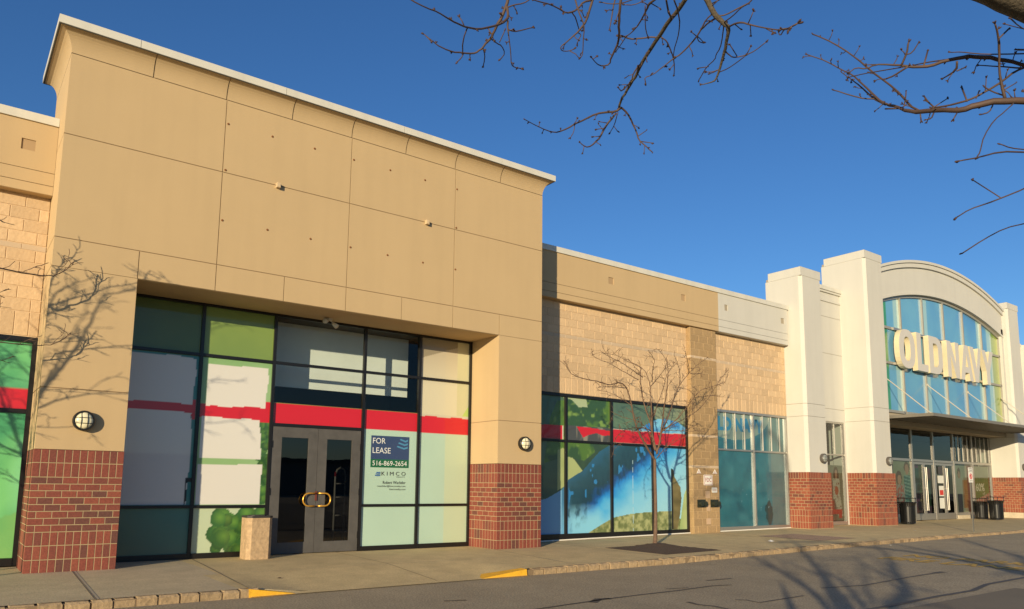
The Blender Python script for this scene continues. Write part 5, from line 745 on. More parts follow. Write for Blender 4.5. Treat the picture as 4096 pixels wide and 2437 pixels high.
for i in range(6):
    x0=cols[i]+(.045 if i else 0); x1=cols[i+1]-(.045 if i<5 else 0)
    pane('pane',x0,x1,4.54,6.38,.87,art_arch,aw,m=FILMR,res=.08); pane('pane',x0,x1,6.48,7.81,.87,art_arch,aw,m=FILMR,res=.08); pane_arc(x0,x1,7.91,lambda x:aI(x)-.12,.87,art_arch,aw)
# canopy and its stays
b=MB(); b.box(27.93,39.62,-1.06,.84,4.155,4.21); b.box(27.93,39.62,-1.10,-1.06,4.13,4.245); b.box(27.89,27.93,-1.10,.66,4.13,4.245); b.box(39.62,39.66,-1.1,.66,4.13,4.245)
for x in np.arange(28.6,39.5,.6): b.box(x-.01,x+.01,-1.06,.84,4.135,4.155)
cn=b.build('canopy',mat('bronze_canopy',(.17,.155,.125),rough=.5,var=.06),cs)
for x in (28.25,31.77,35.63,39.3):
    c=MB(); c.tube([(x,.80,5.80),(x,-.85,4.27)],.018,6); c.cyl((x,.76,5.80),.05,.045,8,axis='y'); c.tube([(x,-.85,4.21),(x,-.85,4.30)],.03,6); c.build('tie_rod',mat('pale_steel',(.50,.45,.36),rough=.5),cn)
# entrance glazing
ent=MB(); y0,y1=1.60,1.69; zb=.13
for x in (27.86,29.84,31.80,33.75,35.70,37.65,39.66): ent.box(x-.055,x+.055,y0,y1,zb,3.97)
xs=[27.915]+[v for x in (29.84,31.80,33.75,35.70,37.65) for v in (x-.055,x+.055)]+[39.605]
for i in range(0,12,2):
    ent.box(xs[i],xs[i+1],y0+.005,y1,2.62,2.72); 
    if i not in (4,6): ent.box(xs[i],xs[i+1],y0+.003,y1,.30,.42)
    if i not in (4,6): ent.box(xs[i],xs[i+1],y0-.03,y1+.1,zb-.1,.30,m=1)
eo=ent.build('entrance_window',[ALUF,MATS['plinth_concrete']],cs)
for i in range(0,12,2):
    for z0,z1 in ((.42,2.62),(2.72,3.96)):
        if i in (4,6) and z0<1: continue
        q=MB(); q.quad((xs[i],1.65,z0),(xs[i+1],1.65,z0),(xs[i+1],1.65,z1),(xs[i],1.65,z1)); q.build('pane',BGLASS,eo)
for x in np.arange(36.15,39.5,.47): b=MB(); b.box(x-.015,x+.015,1.57,1.6,2.74,3.9); b.build('slat',SILV,eo)
for x0,x1 in ((31.86,32.77),(32.785,33.69),(33.81,34.72),(34.735,35.64)):
    d_=MB(); s=.09; d_.box(x0,x0+s,1.61,1.66,zb+.02,2.6); d_.box(x1-s,x1,1.61,1.66,zb+.02,2.6); d_.box(x0+s,x1-s,1.61,1.66,zb+.02,.42); d_.box(x0+s,x1-s,1.61,1.66,2.5,2.6); o=d_.build('door',ALUF,cs)
    q=MB(); q.quad((x0+s,1.635,.42),(x1-s,1.635,.42),(x1-s,1.635,2.5),(x0+s,1.635,2.5)); q.build('glass',BGLASS,o)
    left=x0 in (31.86,33.81); hx=x1-.06 if left else x0+.06
    t=MB(); t.tube([(hx,1.61,2.38),(hx,1.53,2.38),(hx,1.53,.55),(hx,1.61,.55)],.012,6); t.tube([(hx,1.61,1.5),(hx,1.53,1.5)],.012,6); t.build('handle',SILV,o)
def art_in(X,Z):
    q=np.floor(X*2.3)*7.1+np.floor(Z*1.6)*3.3; r=np.abs(np.sin(q*12.9898)*43758.5)%1; r2=np.abs(np.sin(q*78.233)*12543.7)%1; r3=np.abs(np.sin(q*39.4)*9543.7)%1
    C=np.stack([.02+.16*r,.02+.12*r2,.02+.13*r3],-1); C=C*(.5+fbm(X,Z,5,3)[...,None]); put(C,Z>2.7,(.05,.055,.06)); return C
b=MB(); b.box(27.7,40,1.72,7,-.05,.10); b.box(27.7,27.8,2.3,7,.1,3.9); b.box(39.9,40,2.3,7,.1,3.9); b.box(27.7,40,7,7.1,.1,3.9); b.box(27.7,40,1.7,7,3.9,3.96); b.box(40,44,3,3.1,0,5); b.box(23.4,26.43,3,3.1,0,5)
b.build('interior',DARKIN,cs)
b=MB(); b.box(22.1,23.3,1.9,9,0,9.0) if 0 else None; b.box(22.0,27.7,3.2,12,0,7.3); b.box(27.72,39.7,1.5,12,4.5,9.0); b.box(40.0,80,3.2,12,0,7.5); b.build('rear_building_mass',WHITE,cs)
pane('merchandise_display',28,39.7,.1,3.8,4.2,art_in,cs,m=MATS['matte_poster'],res=.06)
def art_kids(X,Z):
    C=mixc((.22,.23,.14),(.34,.36,.24),fbm(X,Z,2,3)); n=vn(X,Z,18); SK=(.45,.25,.16)
    put(C,(((X-31.45)/.24)**2+((Z-2.35)/.24)**2<1),(.16,.09,.05)); put(C,(((X-31.45)/.16)**2+((Z-2.27)/.22)**2<1),SK)
    put(C,(abs(X-31.5)<.34)&(Z<2.02)&(Z>.45),mixc((.03,.13,.12),(.20,.34,.30),np.clip((np.sin(Z*42+X*6))*2,0,1)))
    put(C,(((X-30.75)/.26)**2+((Z-1.9)/.30)**2<1),(.14,.06,.035)); put(C,(((X-30.78)/.16)**2+((Z-1.83)/.20)**2<1),SK)
    put(C,(abs(X-30.8)<.38)&(Z<1.62)&(Z>.45),mixc((.42,.10,.07),(.30,.34,.30),np.clip((n-.4)*4,0,1))); return C
pane('poster',30.3,31.74,.45,2.6,1.70,art_kids,cs,m=MATS['matte_poster'],res=.035)
def art_sale(X,Z):
    C=mixc((.28,.30,.20),(.42,.42,.30),fbm(X,Z,2,3)); SK=(.42,.24,.14)
    put(C,(((X-36.35)/.17)**2+((Z-2.2)/.25)**2<1),(.16,.09,.05)); put(C,(((X-36.36)/.11)**2+((Z-2.12)/.18)**2<1),SK); put(C,(abs(X-36.35)<.30)&(Z<1.95)&(Z>1.25),(.34,.34,.27)); put(C,(abs(X-36.35)<.24)&(Z<1.27),(.03,.03,.035))
    put(C,(abs(X-36.95)<.28)&(Z<1.9)&(Z>.6),(.36,.18,.06)); put(C,(X>37.2)&(X<37.7),(.18,.06,.05))
    put(C,(X>37.72)&(Z<2.0)&(Z>.75),mixc((.10,.18,.04),(.20,.28,.08),fbm(X,Z,3,2)))
    st=(X>37.85)&(Z<.95+(X-37.85)*.22)&(Z>.75); put(C,st,(.55,.48,.38)); put(C,st&(((X*4.2)%1)<.5),(.50,.08,.05)); put(C,(X>37.8)&(Z<.78)&(Z>.40),(.50,.48,.38)); return C
sale=pane('poster',35.9,39.5,.42,2.55,1.71,art_sale,cs,m=MATS['matte_poster'],res=.035)
b=MB(); add_text(b,'60%',wall_t(38.05,1.38,1.705),fit=(.95,.38),bold=.03); add_text(b,'off',wall_t(38.75,1.22,1.705),fit=(.28,.13)); b.build('poster_lettering',mat('pale_print',(.62,.60,.45)),cs)
b=MB(); add_text(b,'GET YOUR',wall_t(37.95,.5,1.705),fit=(1.3,.16)); b.build('poster_lettering',mat('dark_red_print',(.30,.07,.08)),cs)
b=MB()
for x0,x1,z0,z1,m in ((33.98,34.55,1.72,2.05,0),(34.05,34.5,1.15,1.6,0),(34.1,34.45,1.2,1.42,1),(34.05,34.5,.62,1.08,0),(34.08,34.47,2.12,2.45,2)): b.box(x0,x1,1.598-(.003 if m else 0),1.603,z0,z1,m=m)
b.build('door_notice',[mat('paper_white',(.62,.62,.55)),mat('notice_red',(.5,.04,.03)),DARKIN],cs)
b=MB(); 
for k,s in enumerate(('-----','------','----')): add_text(b,s,wall_t(34.05,1.80+.08*k,1.595),fit=(.42,.02))
# channel letter sign
sg=empty('store_sign',(33.3,.55,6.3),'large raised white letters reading OLD NAVY across the arched blue window','sign')
LW=mat('letter_face',(.56,.53,.47),rough=.5,var=.02); LS=mat('letter_side',(.64,.56,.36),rough=.5)  # sides coloured brighter and yellower than faces, for the stronger sun on them
def letter(ch,outer,holes=()):
    b=MB(); y0,y1=.55,.76
    cu=bpy.data.curves.new('l','CURVE'); cu.dimensions='2D'; cu.fill_mode='BOTH'; cu.extrude=(y1-y0)/2
    for P in [outer]+list(holes):
        sp=cu.splines.new('POLY'); sp.points.add(len(P)-1); sp.use_cyclic_u=True
        for i,(x,z) in enumerate(P): sp.points[i].co=(x,z,0,1)
    o=bpy.data.objects.new('l',cu); link(o); me=bpy.data.meshes.new_from_object(o.evaluated_get(bpy.context.evaluated_depsgraph_get()))
    b.v=[(v.co.x,(y0+y1)/2-v.co.z,v.co.y) for v in me.vertices]; b.f=[tuple(p.vertices) for p in me.polygons]
    b.m=[0 if abs(p.normal.z)>.5 else 1 for p in me.polygons]
    bpy.data.objects.remove(o); bpy.data.curves.remove(cu); bpy.data.meshes.remove(me)
    return b.build('letter_'+ch.lower(),[LW,LS],sg)
zb,zt=6.27,7.86; ov=lambda cx,rx,rz_,n=28:[(cx+rx*math.copysign(abs(math.cos(2*math.pi*i/n))**.75,math.cos(2*math.pi*i/n)),(zb+zt)/2+rz_*math.copysign(abs(math.sin(2*math.pi*i/n))**.85,math.sin(2*math.pi*i/n))) for i in range(n)]
H_=zt-zb
letter('O',ov(29.70,.66,.80),[ov(29.70,.27,.50)])
X0=30.52; letter('L',[(X0,zb),(X0+.92,zb),(X0+.92,zb+.30),(X0+.38,zb+.30),(X0+.38,zt),(X0,zt)])
X0=31.58; D=[(X0,zb),(X0+.65,zb)]+[(X0+.65+.55*math.sin(a),zb+.5-.5*math.cos(a)) for a in (math.pi*k/10 for k in range(1,6))]+[(X0+.65+.55*math.sin(a),zt-.5-.5*math.cos(a)) for a in (math.pi*k/10 for k in range(5,10))]+[(X0+.65,zt),(X0,zt)]
Dh=[(X0+.38,zb+.29),(X0+.6,zb+.29)]+[(X0+.60+.22*math.sin(a),zb+.55-.26*math.cos(a)) for a in (math.pi*k/8 for k in range(1,5))]+[(X0+.6+.22*math.sin(a),zt-.55-.26*math.cos(a)) for a in (math.pi*k/8 for k in range(4,8))]+[(X0+.6,zt-.29),(X0+.38,zt-.29)]
letter('D',D,[Dh])
X0=33.24; wN=1.14; letter('N',[(X0,zb),(X0+.34,zb),(X0+.34,zb+.98),(X0+wN-.36,zb),(X0+wN,zb),(X0+wN,zt),(X0+wN-.34,zt),(X0+wN-.34,zb+.62),(X0+.36,zt),(X0,zt)])
X0=34.47; letter('A',[(X0,zb),(X0+.38,zb),(X0+.46,zb+.34),(X0+.86,zb+.34),(X0+.92,zb),(X0+1.26,zb),(X0+.84,zt),(X0+.46,zt)],[[(X0+.53,zb+.60),(X0+.79,zb+.60),(X0+.66,zb+1.18)]])
X0=35.47; letter('V',[(X0+.46,zb),(X0+.82,zb),(X0+1.22,zt),(X0+.92,zt),(X0+.66,zb+.62),(X0+.40,zt),(X0+.02,zt)])
X0=36.74; letter('Y',[(X0+.44,zb),(X0+.82,zb),(X0+.82,zb+.62),(X0+1.26,zt),(X0+.86,zt),(X0+.63,zb+1.0),(X0+.40,zt),(X0,zt),(X0+.44,zb+.62)])
b=MB(); b.box(29.1,38.0,.765,.80,6.385,6.475); b.box(29.1,38.0,.765,.80,7.81,7.91); b.build('mounting_rail',ALUF,sg)
# ================================================================ SMALL THINGS
RING=mat('black_lamp_ring',(.012,.012,.012),rough=.4); RINGG=mat('grey_lamp_ring',(.09,.08,.07),rough=.5)
LENS=mat('cream_lamp_lens',(.80,.74,.50),rough=.25,var=.02); LENSG=mat('clear_lamp_lens',(.26,.28,.26),rough=.15)
def lamp(x,z,y,label,ring,lens):
    t=empty('wall_lamp',(x,y,z),label,'wall lamp','round caged lamps on the storefront piers')
    b=MB(); n=28
    prof=[(.115,0),(.155,0),(.163,-.02),(.163,-.10),(.150,-.118),(.138,-.118),(.134,-.10)]
    k=len(b.v)
    for r,yy in prof:
        for i in range(n): a=2*math.pi*i/n; b.v.append((x+r*math.cos(a),y+yy,z+r*math.sin(a)))
    for j in range(len(prof)-1):
        for i in range(n): i2=(i+1)%n; b.f.append((k+j*n+i,k+j*n+i2,k+(j+1)*n+i2,k+(j+1)*n+i)); b.m.append(0)
    b.build('housing',ring,t,smooth=False,fix=True)
    c=MB(); k=0; pr=[(.134,-.095),(.12,-.125),(.09,-.142),(.05,-.15),(.001,-.152)]
    for r,yy in pr:
        for i in range(n): a=2*math.pi*i/n; c.v.append((x+r*math.cos(a),y+yy,z+r*math.sin(a)))
    for j in range(len(pr)-1):
        for i in range(n): i2=(i+1)%n; c.f.append((j*n+i,j*n+i2,(j+1)*n+i2,(j+1)*n+i)); c.m.append(0)
    c.build('lens',lens,t,smooth=True,fix=True)
    q=MB()
    for o in (-.045,.045):
        h=.128; P=[]
        for s in range(-4,5): u=s/4*h; rr=math.sqrt(u*u+o*o); P.append((u,-.162+.045*(rr/.134)**2))
        q.tube([(x+u,y+yy,z+o) for u,yy in P],.0055,5); q.tube([(x+o,y+yy-.003,z+u) for u,yy in P],.0055,5)
    q.build('wire_guard',ring,t)
lamp(.637,2.386,0,'black ringed lamp with lit looking cream lens on the left tan pier',RING,LENS)
lamp(9.68,2.39,0,'black ringed cream lamp on the tan pier right of the entrance',RING,LENS)
lamp(22.93,2.45,.42,'grey caged lamp on the first white tower beside the blue window',RINGG,LENSG)
lamp(27.39,2.48,.42,'grey caged lamp on the taller white tower left of the canopy',RINGG,LENSG)
lamp(40.2,2.54,.42,'grey caged lamp on the far white tower right of the canopy',RINGG,LENSG)
# for lease notice on the glass
fl=empty('lease_notice',(6.83,1.14,1.8),'for lease notice with blue and green panel on pale glass beside the doors','notice')
y=1.143
b=MB(); b.box(6.355,7.30,y,y+.003,1.965,2.480); b.build('blue_panel',mat('notice_blue',(.028,.05,.13),rough=.5,coat=.8),fl)
b=MB(); b.box(6.355,7.30,y,y+.003,1.785,1.965); b.build('green_panel',mat('notice_green',(.01,.11,.045),rough=.5,coat=.8),fl)
b=MB()
for k,(x0,z0) in enumerate(((7.06,2.36),(7.02,2.28),(6.985,2.20))):
    x1=7.265; xm=(x0+x1)/2+.04; b.prism([(x0,z0+.045),(xm,z0-.005),(x1,z0+.02),(x1,z0+.062),(xm,z0+.033),(x0+.02,z0+.075)],y-.002,y,axis='y')
b.build('chevron_emblem',mat('notice_light_blue',(.06,.22,.38),rough=.5,coat=.8),fl,fix=True)
b=MB(); Lx=lambda x,z:wall_t(x,z,y-.003)
NW=mat('notice_white',(.72,.74,.70),rough=.5,coat=.8)
for s_,x_,z_,w_,h_ in (('FOR',6.395,2.305,.31,.125),('LEASE',6.395,2.095,.44,.125),('516-869-2654',6.40,1.825,.85,.105)):
    b=MB(); add_text(b,s_,Lx(x_,z_),fit=(w_,h_)); b.build('white_lettering',NW,fl)
if 0: b.build('x',mat('notice_white',(.72,.74,.70),rough=.5,coat=.8),fl)
b=MB(); add_text(b,'K I M C O',Lx(6.625,1.61),fit=(.60,.085)); add_text(b,'Robert Wachtler',Lx(6.665,1.425),fit=(.565,.065)); add_text(b,'rwachtler@kimcorealty.com',Lx(6.53,1.35),fit=(.70,.05)); add_text(b,'kimcorealty.com',Lx(6.83,1.28),fit=(.40,.05)); add_text(b,'REALTY',Lx(7.0,1.57),fit=(.21,.022))
b.build('dark_lettering',mat('notice_ink',(.05,.055,.05)),fl)
b=MB()
for k in range(3): z0=1.60+.033*k; b.prism([(6.465+.015*k,z0),(6.53,z0-.008),(6.59,z0),(6.60,z0+.022),(6.53,z0+.014),(6.475+.02*k,z0+.022)],y-.004,y-.001,axis='y')
b.build('small_emblem',mat('emblem_blue',(.02,.10,.30)),fl,fix=True)
# pilaster signs and hose connections
WS=mat('sign_white',(.74,.72,.64),rough=.45); RS=mat('sign_red',(.33,.02,.03),rough=.5)
def plate(name,x0,x1,z0,z1,y,label,cat,texts,border=True):
    t=empty(name,((x0+x1)/2,y,z0),label,cat); r=.025
    def rr(a,c,e,f,r): return [(a+r*(1-math.cos(q)),e+r*(1-math.sin(q))) for q in (0,math.pi/4,math.pi/2)]+[(c-r*(1-math.cos(q)),e+r*(1-math.sin(q))) for q in (math.pi/2,math.pi/4,0)]+[(c-r*(1-math.cos(q)),f-r*(1-math.sin(q))) for q in (0,math.pi/4,math.pi/2)]+[(a+r*(1-math.cos(q)),f-r*(1-math.sin(q))) for q in (math.pi/2,math.pi/4,0)]
    b=MB(); b.prism(rr(x0,x1,z0,z1,r),y-.012,y,axis='y'); b.build('plate',WS,t,fix=True)
    b=MB(); 
    if border:
        for a,c,e,f in ((x0+.02,x1-.02,z0+.02,z0+.03),(x0+.02,x1-.02,z1-.03,z1-.02),(x0+.02,x0+.03,z0+.03,z1-.03),(x1-.03,x1-.02,z0+.03,z1-.03)): b.box(a,c,y-.0145,y-.012,e,f)
    for s,a,e,wd,hh in texts: add_text(b,s,wall_t(a,e,y-.015),fit=(wd,hh),bold=.004 if hh>.08 else 0)
    b.build('lettering',RS,t)
plate('fire_sign',17.36,17.775,1.49,1.805,.99,'square white sign with red border and red letters FDC on the brown pilaster','sign',[('FDC',17.43,1.59,.28,.125)])
plate('fire_sign',17.73,17.98,1.268,1.425,.99,'smallest white plate with faint red wording below the square sign on the pilaster','sign',[('COMBINED',17.765,1.33,.18,.032)],border=False)
for x0,x1,lb in ((17.04,17.245,'left of the two white triangular plates lettered R on the pilaster'),(17.79,18.0,'right of the two white triangular plates lettered R on the pilaster')):
    t=empty('triangle_sign',((x0+x1)/2,.99,1.83),lb,'sign','triangular plates on the pilaster'); b=MB(); b.prism([(x0,1.835),(x1,1.835),((x0+x1)/2,1.975)],.978,.99,axis='y'); b.build('plate',WS,t,fix=True)
    b=MB(); add_text(b,'R',wall_t((x0+x1)/2-.02,1.862,.976),fit=(.04,.062),bold=.02); b.box(x0+.02,x1-.02,.9755,.978,1.84,1.848); b.build('lettering',RS,t)
IRON=mat('dark_green_iron',(.022,.028,.018),rough=.5,var=.2,vscale=20)
for x0,lb in ((17.05,'left dark twin hose connection low on the brown pilaster'),(17.66,'right dark twin hose connection low on the brown pilaster')):
    t=empty('hose_connection',(x0+.2,.99,.94),lb,'hose connection','twin hose connections on the pilaster'); b=MB(); b.box(x0,x0+.36,.965,.99,.83,1.06); b.box(x0+.10,x0+.26,.90,.965,.88,1.0); b.build('back_plate',IRON,t)
    for cx in (x0+.09,x0+.27): b=MB(); b.cyl((cx,.88,.94),.062,.09,14,axis='y'); b.cyl((cx,.86,.94),.072,.022,14,axis='y'); b.cyl((cx,.845,.94),.02,.016,6,axis='y'); b.build('cap',IRON,t)
for a,c,e,f,lb in ((17.44,17.65,1.10,1.32,'highest pale painted patch on the brown pilaster above the hose connections'),(17.48,17.65,.72,.90,'middle pale painted patch on the brown pilaster between the hose connections'),(17.46,17.66,.32,.50,'lowest pale painted patch on the brown pilaster near the ground')):
    b=MB(); b.box(a,c,.988,.9945,e,f); tag(b.build('paint_patch',mat('patch_tan',(.50,.35,.22),rough=.9)),lb,'paint patch')
# litter bins
SLAT=mat('black_painted_steel',(.010,.010,.010),rough=.25,coat=.5); LIN=mat('black_liner',(.006,.006,.007),rough=.5)
def slat_bin():
    t=empty('litter_bin',(0,0,0)); b=MB(); n=26
    for i in range(n):
        a=2*math.pi*i/n; ca,sa=math.cos(a),math.sin(a); w_=.024; tx,ty=-sa*w_,ca*w_
        P=[(.255,.04),(.27,.1),(.275,.70),(.30,.80),(.335,.84)]
        for (r0,z0),(r1,z1) in zip(P,P[1:]): b.quad((r0*ca-tx,r0*sa-ty,z0),(r0*ca+tx,r0*sa+ty,z0),(r1*ca+tx,r1*sa+ty,z1),(r1*ca-tx,r1*sa-ty,z1)); q=.99; b.quad((r1*ca*q-tx,r1*sa*q-ty,z1),(r1*ca*q+tx,r1*sa*q+ty,z1),(r0*ca*q+tx,r0*sa*q+ty,z0),(r0*ca*q-tx,r0*sa*q-ty,z0))
    ring=lambda r,z,rad: b.tube([(r*math.cos(2*math.pi*i/24),r*math.sin(2*math.pi*i/24),z) for i in range(24)],rad,6,closed=True)
    ring(.262,.06,.014); ring(.337,.842,.014); ring(.279,.68,.010)
    b.build('slatted_body',SLAT,t); b=MB(); b.cyl((0,0,.03),.235,.78,20); b.build('liner',LIN,t)
    b=MB()
    for i in range(4): a=math.pi/4+math.pi/2*i; b.tube([(.30*math.cos(a),.30*math.sin(a),.83),(.31*math.cos(a),.31*math.sin(a),.99)],.012,6)
    b.tube([(.335*math.cos(2*math.pi*i/24),.335*math.sin(2*math.pi*i/24),1.0) for i in range(24)],.016,6,closed=True); b.cyl((0,0,.995),.33,.012,24); b.build('rain_cover',SLAT,t); return t
def copy_tree(o,parent=None):
    c=o.copy(); link(c); c.parent=parent
    for ch in list(o.children): copy_tree(ch,c)
    return c
proto=slat_bin()
spots=[(28.95,.55,'slatted black litter bin with rain cover nearest the left door of the white store',1.0),(28.75,1.12,'black litter bin tucked behind another beside the taller tower',1.0),(36.25,.22,'slatted black litter bin with rain cover in front of the far brick base',1.0),(36.55,.95,'black litter bin half hidden behind the right hand covered bin under the sale poster',.93)]
for i,(x,y,lb,s) in enumerate(spots):
    o=proto if i==0 else copy_tree(proto); o.location=(x,y,sz(x,y)); o.scale=(1,1,s); o.rotation_euler.z=i*.7; tag(o,lb,'litter bin','black litter bins at the store entrance')
t=empty('trash_container',(3.78,.66,0),'square pebble concrete trash container in front of the green painted window','trash container')
AGG=split_mat('exposed_aggregate',(.40,.28,.16),var=.25,bump=.7)
b=MB(); h=.235; c=.07; cx,cy=3.77,.64; pl=[(cx-h+c,cy-h),(cx+h-c,cy-h),(cx+h,cy-h+c),(cx+h,cy+h-c),(cx+h-c,cy+h),(cx-h+c,cy+h),(cx-h,cy+h-c),(cx-h,cy-h+c)]
b.prism(pl,0,.765,axis='z'); b.build('concrete_body',AGG,t,fix=True); b=MB(); b.prism([(cx+(a-cx)*1.03,cy+(q-cy)*1.03) for a,q in pl],.765,.80,axis='z'); b.prism([(cx+(a-cx)*.6,cy+(q-cy)*.6) for a,q in pl],.80,.812,axis='z'); b.build('rim',mat('dark_rim',(.03,.028,.025),rough=.6),t,fix=True)
# parking sign at the kerb
px,py=26.15,-2.92; z0=sz(px,py); t=empty('parking_sign',(px,py,z0),'small white no parking sign on a thin steel post at the kerb','sign')
b=MB(); b.box(px-.03,px-.022,py,py+.03,z0-.05,2.13); b.box(px+.022,px+.03,py,py+.03,z0-.05,2.13); b.box(px-.022,px+.022,py,py+.006,z0-.05,2.13); b.build('post',mat('galvanised_post',(.20,.19,.16),rough=.5,metal=.5),t)
b=MB(); b.box(px-.155,px+.155,py-.012,py-.006,1.68,2.02); b.build('lower_plate',WS,t); b=MB(); b.box(px-.155,px+.155,py-.014,py-.006,2.03,2.17); b.build('upper_plate',WS,t)
b=MB(); b.tube([(px+.085*math.cos(2*math.pi*i/20),py-.014,1.88+.085*math.sin(2*math.pi*i/20)) for i in range(20)],.013,4,closed=True); b.tube([(px-.055,py-.015,1.94),(px+.055,py-.015,1.82)],.011,4); b.build('red_symbol',mat('sign_red_bright',(.5,.03,.04)),t)
b=MB(); add_text(b,'P',wall_t(px-.03,1.83,py-.0125),fit=(.07,.10),bold=.02); add_text(b,'FIRE',wall_t(px-.12,2.105,py-.0145),fit=(.24,.05),bold=.01); add_text(b,'LANE',wall_t(px-.12,2.045,py-.0145),fit=(.24,.045),bold=.01); add_text(b,'ANY TIME',wall_t(px-.11,1.71,py-.0125),fit=(.22,.045)); b.build('black_lettering',mat('sign_black',(.02,.02,.02)),t)
# litter
random.seed(2)
for x,y,s,lb,m in ((16.3,-2.0,.13,'crumpled white paper on the sidewalk near the red paver patch',WS),(24.6,-1.75,.06,'tiny white scrap on the sidewalk before the tall tower',WS),(19.0,-3.75,.05,'tiny white scrap on the road just off the kerb',WS),(3.2,-2.2,.05,'small dry leaf on the sidewalk slab left of the kerb cut',MULCH)):
    b=MB(); z=(sz(x,y) if y>KY else rz(x))+.004; n=9; P=[(x+s*random.uniform(.5,1)*math.cos(a*2*math.pi/n),y+s*random.uniform(.4,.9)*math.sin(a*2*math.pi/n),z+random.uniform(0,.02)) for a in range(n)]; c=(x,y,z+s*.35)
    for i in range(n): b.quad(P[i],P[(i+1)%n],c)
    tag(b.build('litter_scrap',m),lb,'litter')
# ================================================================ TREES
BARK=mat('grey_bark',(.085,.068,.045),rough=.9,var=.2,vscale=14,bump=.8,bscale=70,fine=.2)
BARKT=mat('thin_tree_bark',(.13,.08,.05),rough=.85,var=.2,vscale=10,bump=.4,bscale=80)
TWIG=mat('reddish_twig',(.075,.045,.032),rough=.7,var=.2,vscale=9); BUD=mat('dark_bud',(.05,.025,.02),rough=.7,var=.25,vscale=20)
def smooth_poly(P,R,sub=2):
    P=[Vector(p) for p in P]
    if len(P)<3: return P,R
    for _ in range(sub):
        Q=[P[0]];S=[R[0]]
        for i in range(len(P)-1):
            a,c=P[i],P[i+1]; Q+= [a.lerp(c,.25),a.lerp(c,.75)]; S+=[R[i]*.75+R[i+1]*.25,R[i]*.25+R[i+1]*.75]
        Q.append(P[-1]);S.append(R[-1]); P,R=Q,S
    return P,R
def bud_at(b,p,dr,s,m=0):
    dr=dr.normalized(); a=dr.orthogonal().normalized(); c=dr.cross(a); b.blob(p+dr*s*.8,(a*s*.42,c*s*.42,dr*s),5,3,m)
def load(D): return [([D_[0][3*i:3*i+3] for i in range(len(D_[0])//3)],D_[1]) for D_ in D]
def rndv(): return Vector((random.gauss(0,1),random.gauss(0,1),random.gauss(0,1))).normalized()
def small_tree(root,seed):
    random.seed(seed); L=load(SMALL); t=MB(); P,R=smooth_poly(*L[0]); t.tube(P,R,10); base=P[0]; t.tube([base+Vector((0,0,-.05)),base+Vector((0,0,.02)),base+Vector((.0,.0,.12))],[.085,.07,.05],10)
    t.build('trunk',BARKT,root,smooth=True)
    for k,(P,R) in enumerate(L[1:]):
        b=MB(); P,R=smooth_poly(P,R); P=[p+rndv()*.007 for p in P]; b.tube(P,[max(.0055,r*1.25) for r in R],6)
        # twigs
        acc=0; s=1
        for i in range(2,len(P)-1):
            acc+=(P[i]-P[i-1]).length
            if acc>.075 and R[i]<.022:
                acc=random.uniform(-.05,.04); s=-s
                dr=((P[i+1]-P[i]).normalized()*.8+rndv()*.75+Vector((0,0,.25))).normalized(); ln=random.uniform(.06,.26) if random.random()<.8 else random.uniform(.3,.5)
                q=[P[i]]; n=max(3,int(ln/.045)); cur=dr
                for j in range(n): cur=(cur+rndv()*.38).normalized(); q.append(q[-1]+cur*ln/n)
                b.tube(q,[max(.0042,R[i]*.6*(1-j/(n+1))) for j in range(n+1)],4)
                if ln>.2:
                    for j in (n//2,n//3*2):
                        c2=(cur+rndv()*.9).normalized(); q2=[q[j],q[j]+c2*.05,q[j]+c2*.10+rndv()*.02]; b.tube(q2,[.0042,.0038,.0034],4)
                bud_at(b,q[-1],cur,.007)
        b.build('branch',BARKT,root,smooth=True)
T1=empty('young_tree',(12.93,-1.08,.02),'small leafless tree with upright thin branches in a mulch square on the sidewalk','tree','young bare trees along the sidewalk')
small_tree(T1,4)
T2=copy_tree(T1); T2.location=(-3.25,-2.2,-.03); T2.rotation_euler.z=math.radians(200); T2.scale=(1.18,1.18,1.2); tag(T2,'taller leafless young tree at the kerb beyond the left edge shading the tan pier','tree','young bare trees along the sidewalk')
T3=copy_tree(T1); T3.location=(-3.15,-1.35,-.02); T3.rotation_euler.z=math.radians(190); T3.scale=(1.08,1.08,.92); tag(T3,'leafless young tree nearest the left block wall whose twigs shade the green window','tree','young bare trees along the sidewalk')
BT=empty('bare_tree',(-2.3,-16.5,-.15),'large budding leafless tree whose grey branches hang into the sky from above','tree')
random.seed(11); t=MB(); P,R=smooth_poly([(-2.3,-16.6,-.2),(-2.25,-16.55,.3),(-2.3,-16.45,1.2),(-2.35,-16.4,2.15),(-2.3,-16.45,2.6)],[.24,.17,.15,.13,.08]); t.tube(P,R,12); t.build('trunk',BARK,BT,smooth=True)
BT2=empty('bare_tree',(3.5,-17.1,-.15),'second large leafless tree whose thick limb crosses the top right corner','tree')
tag(BT,'large leafless tree whose budding branches hang into the sky at top centre')
t=MB(); P,R=smooth_poly([(3.5,-17.2,-.2),(3.5,-17.15,.3),(3.48,-17.05,1.3),(3.45,-17.0,2.45)],[.26,.19,.16,.12]); t.tube(P,R,12); t.build('trunk',BARK,BT2,smooth=True)
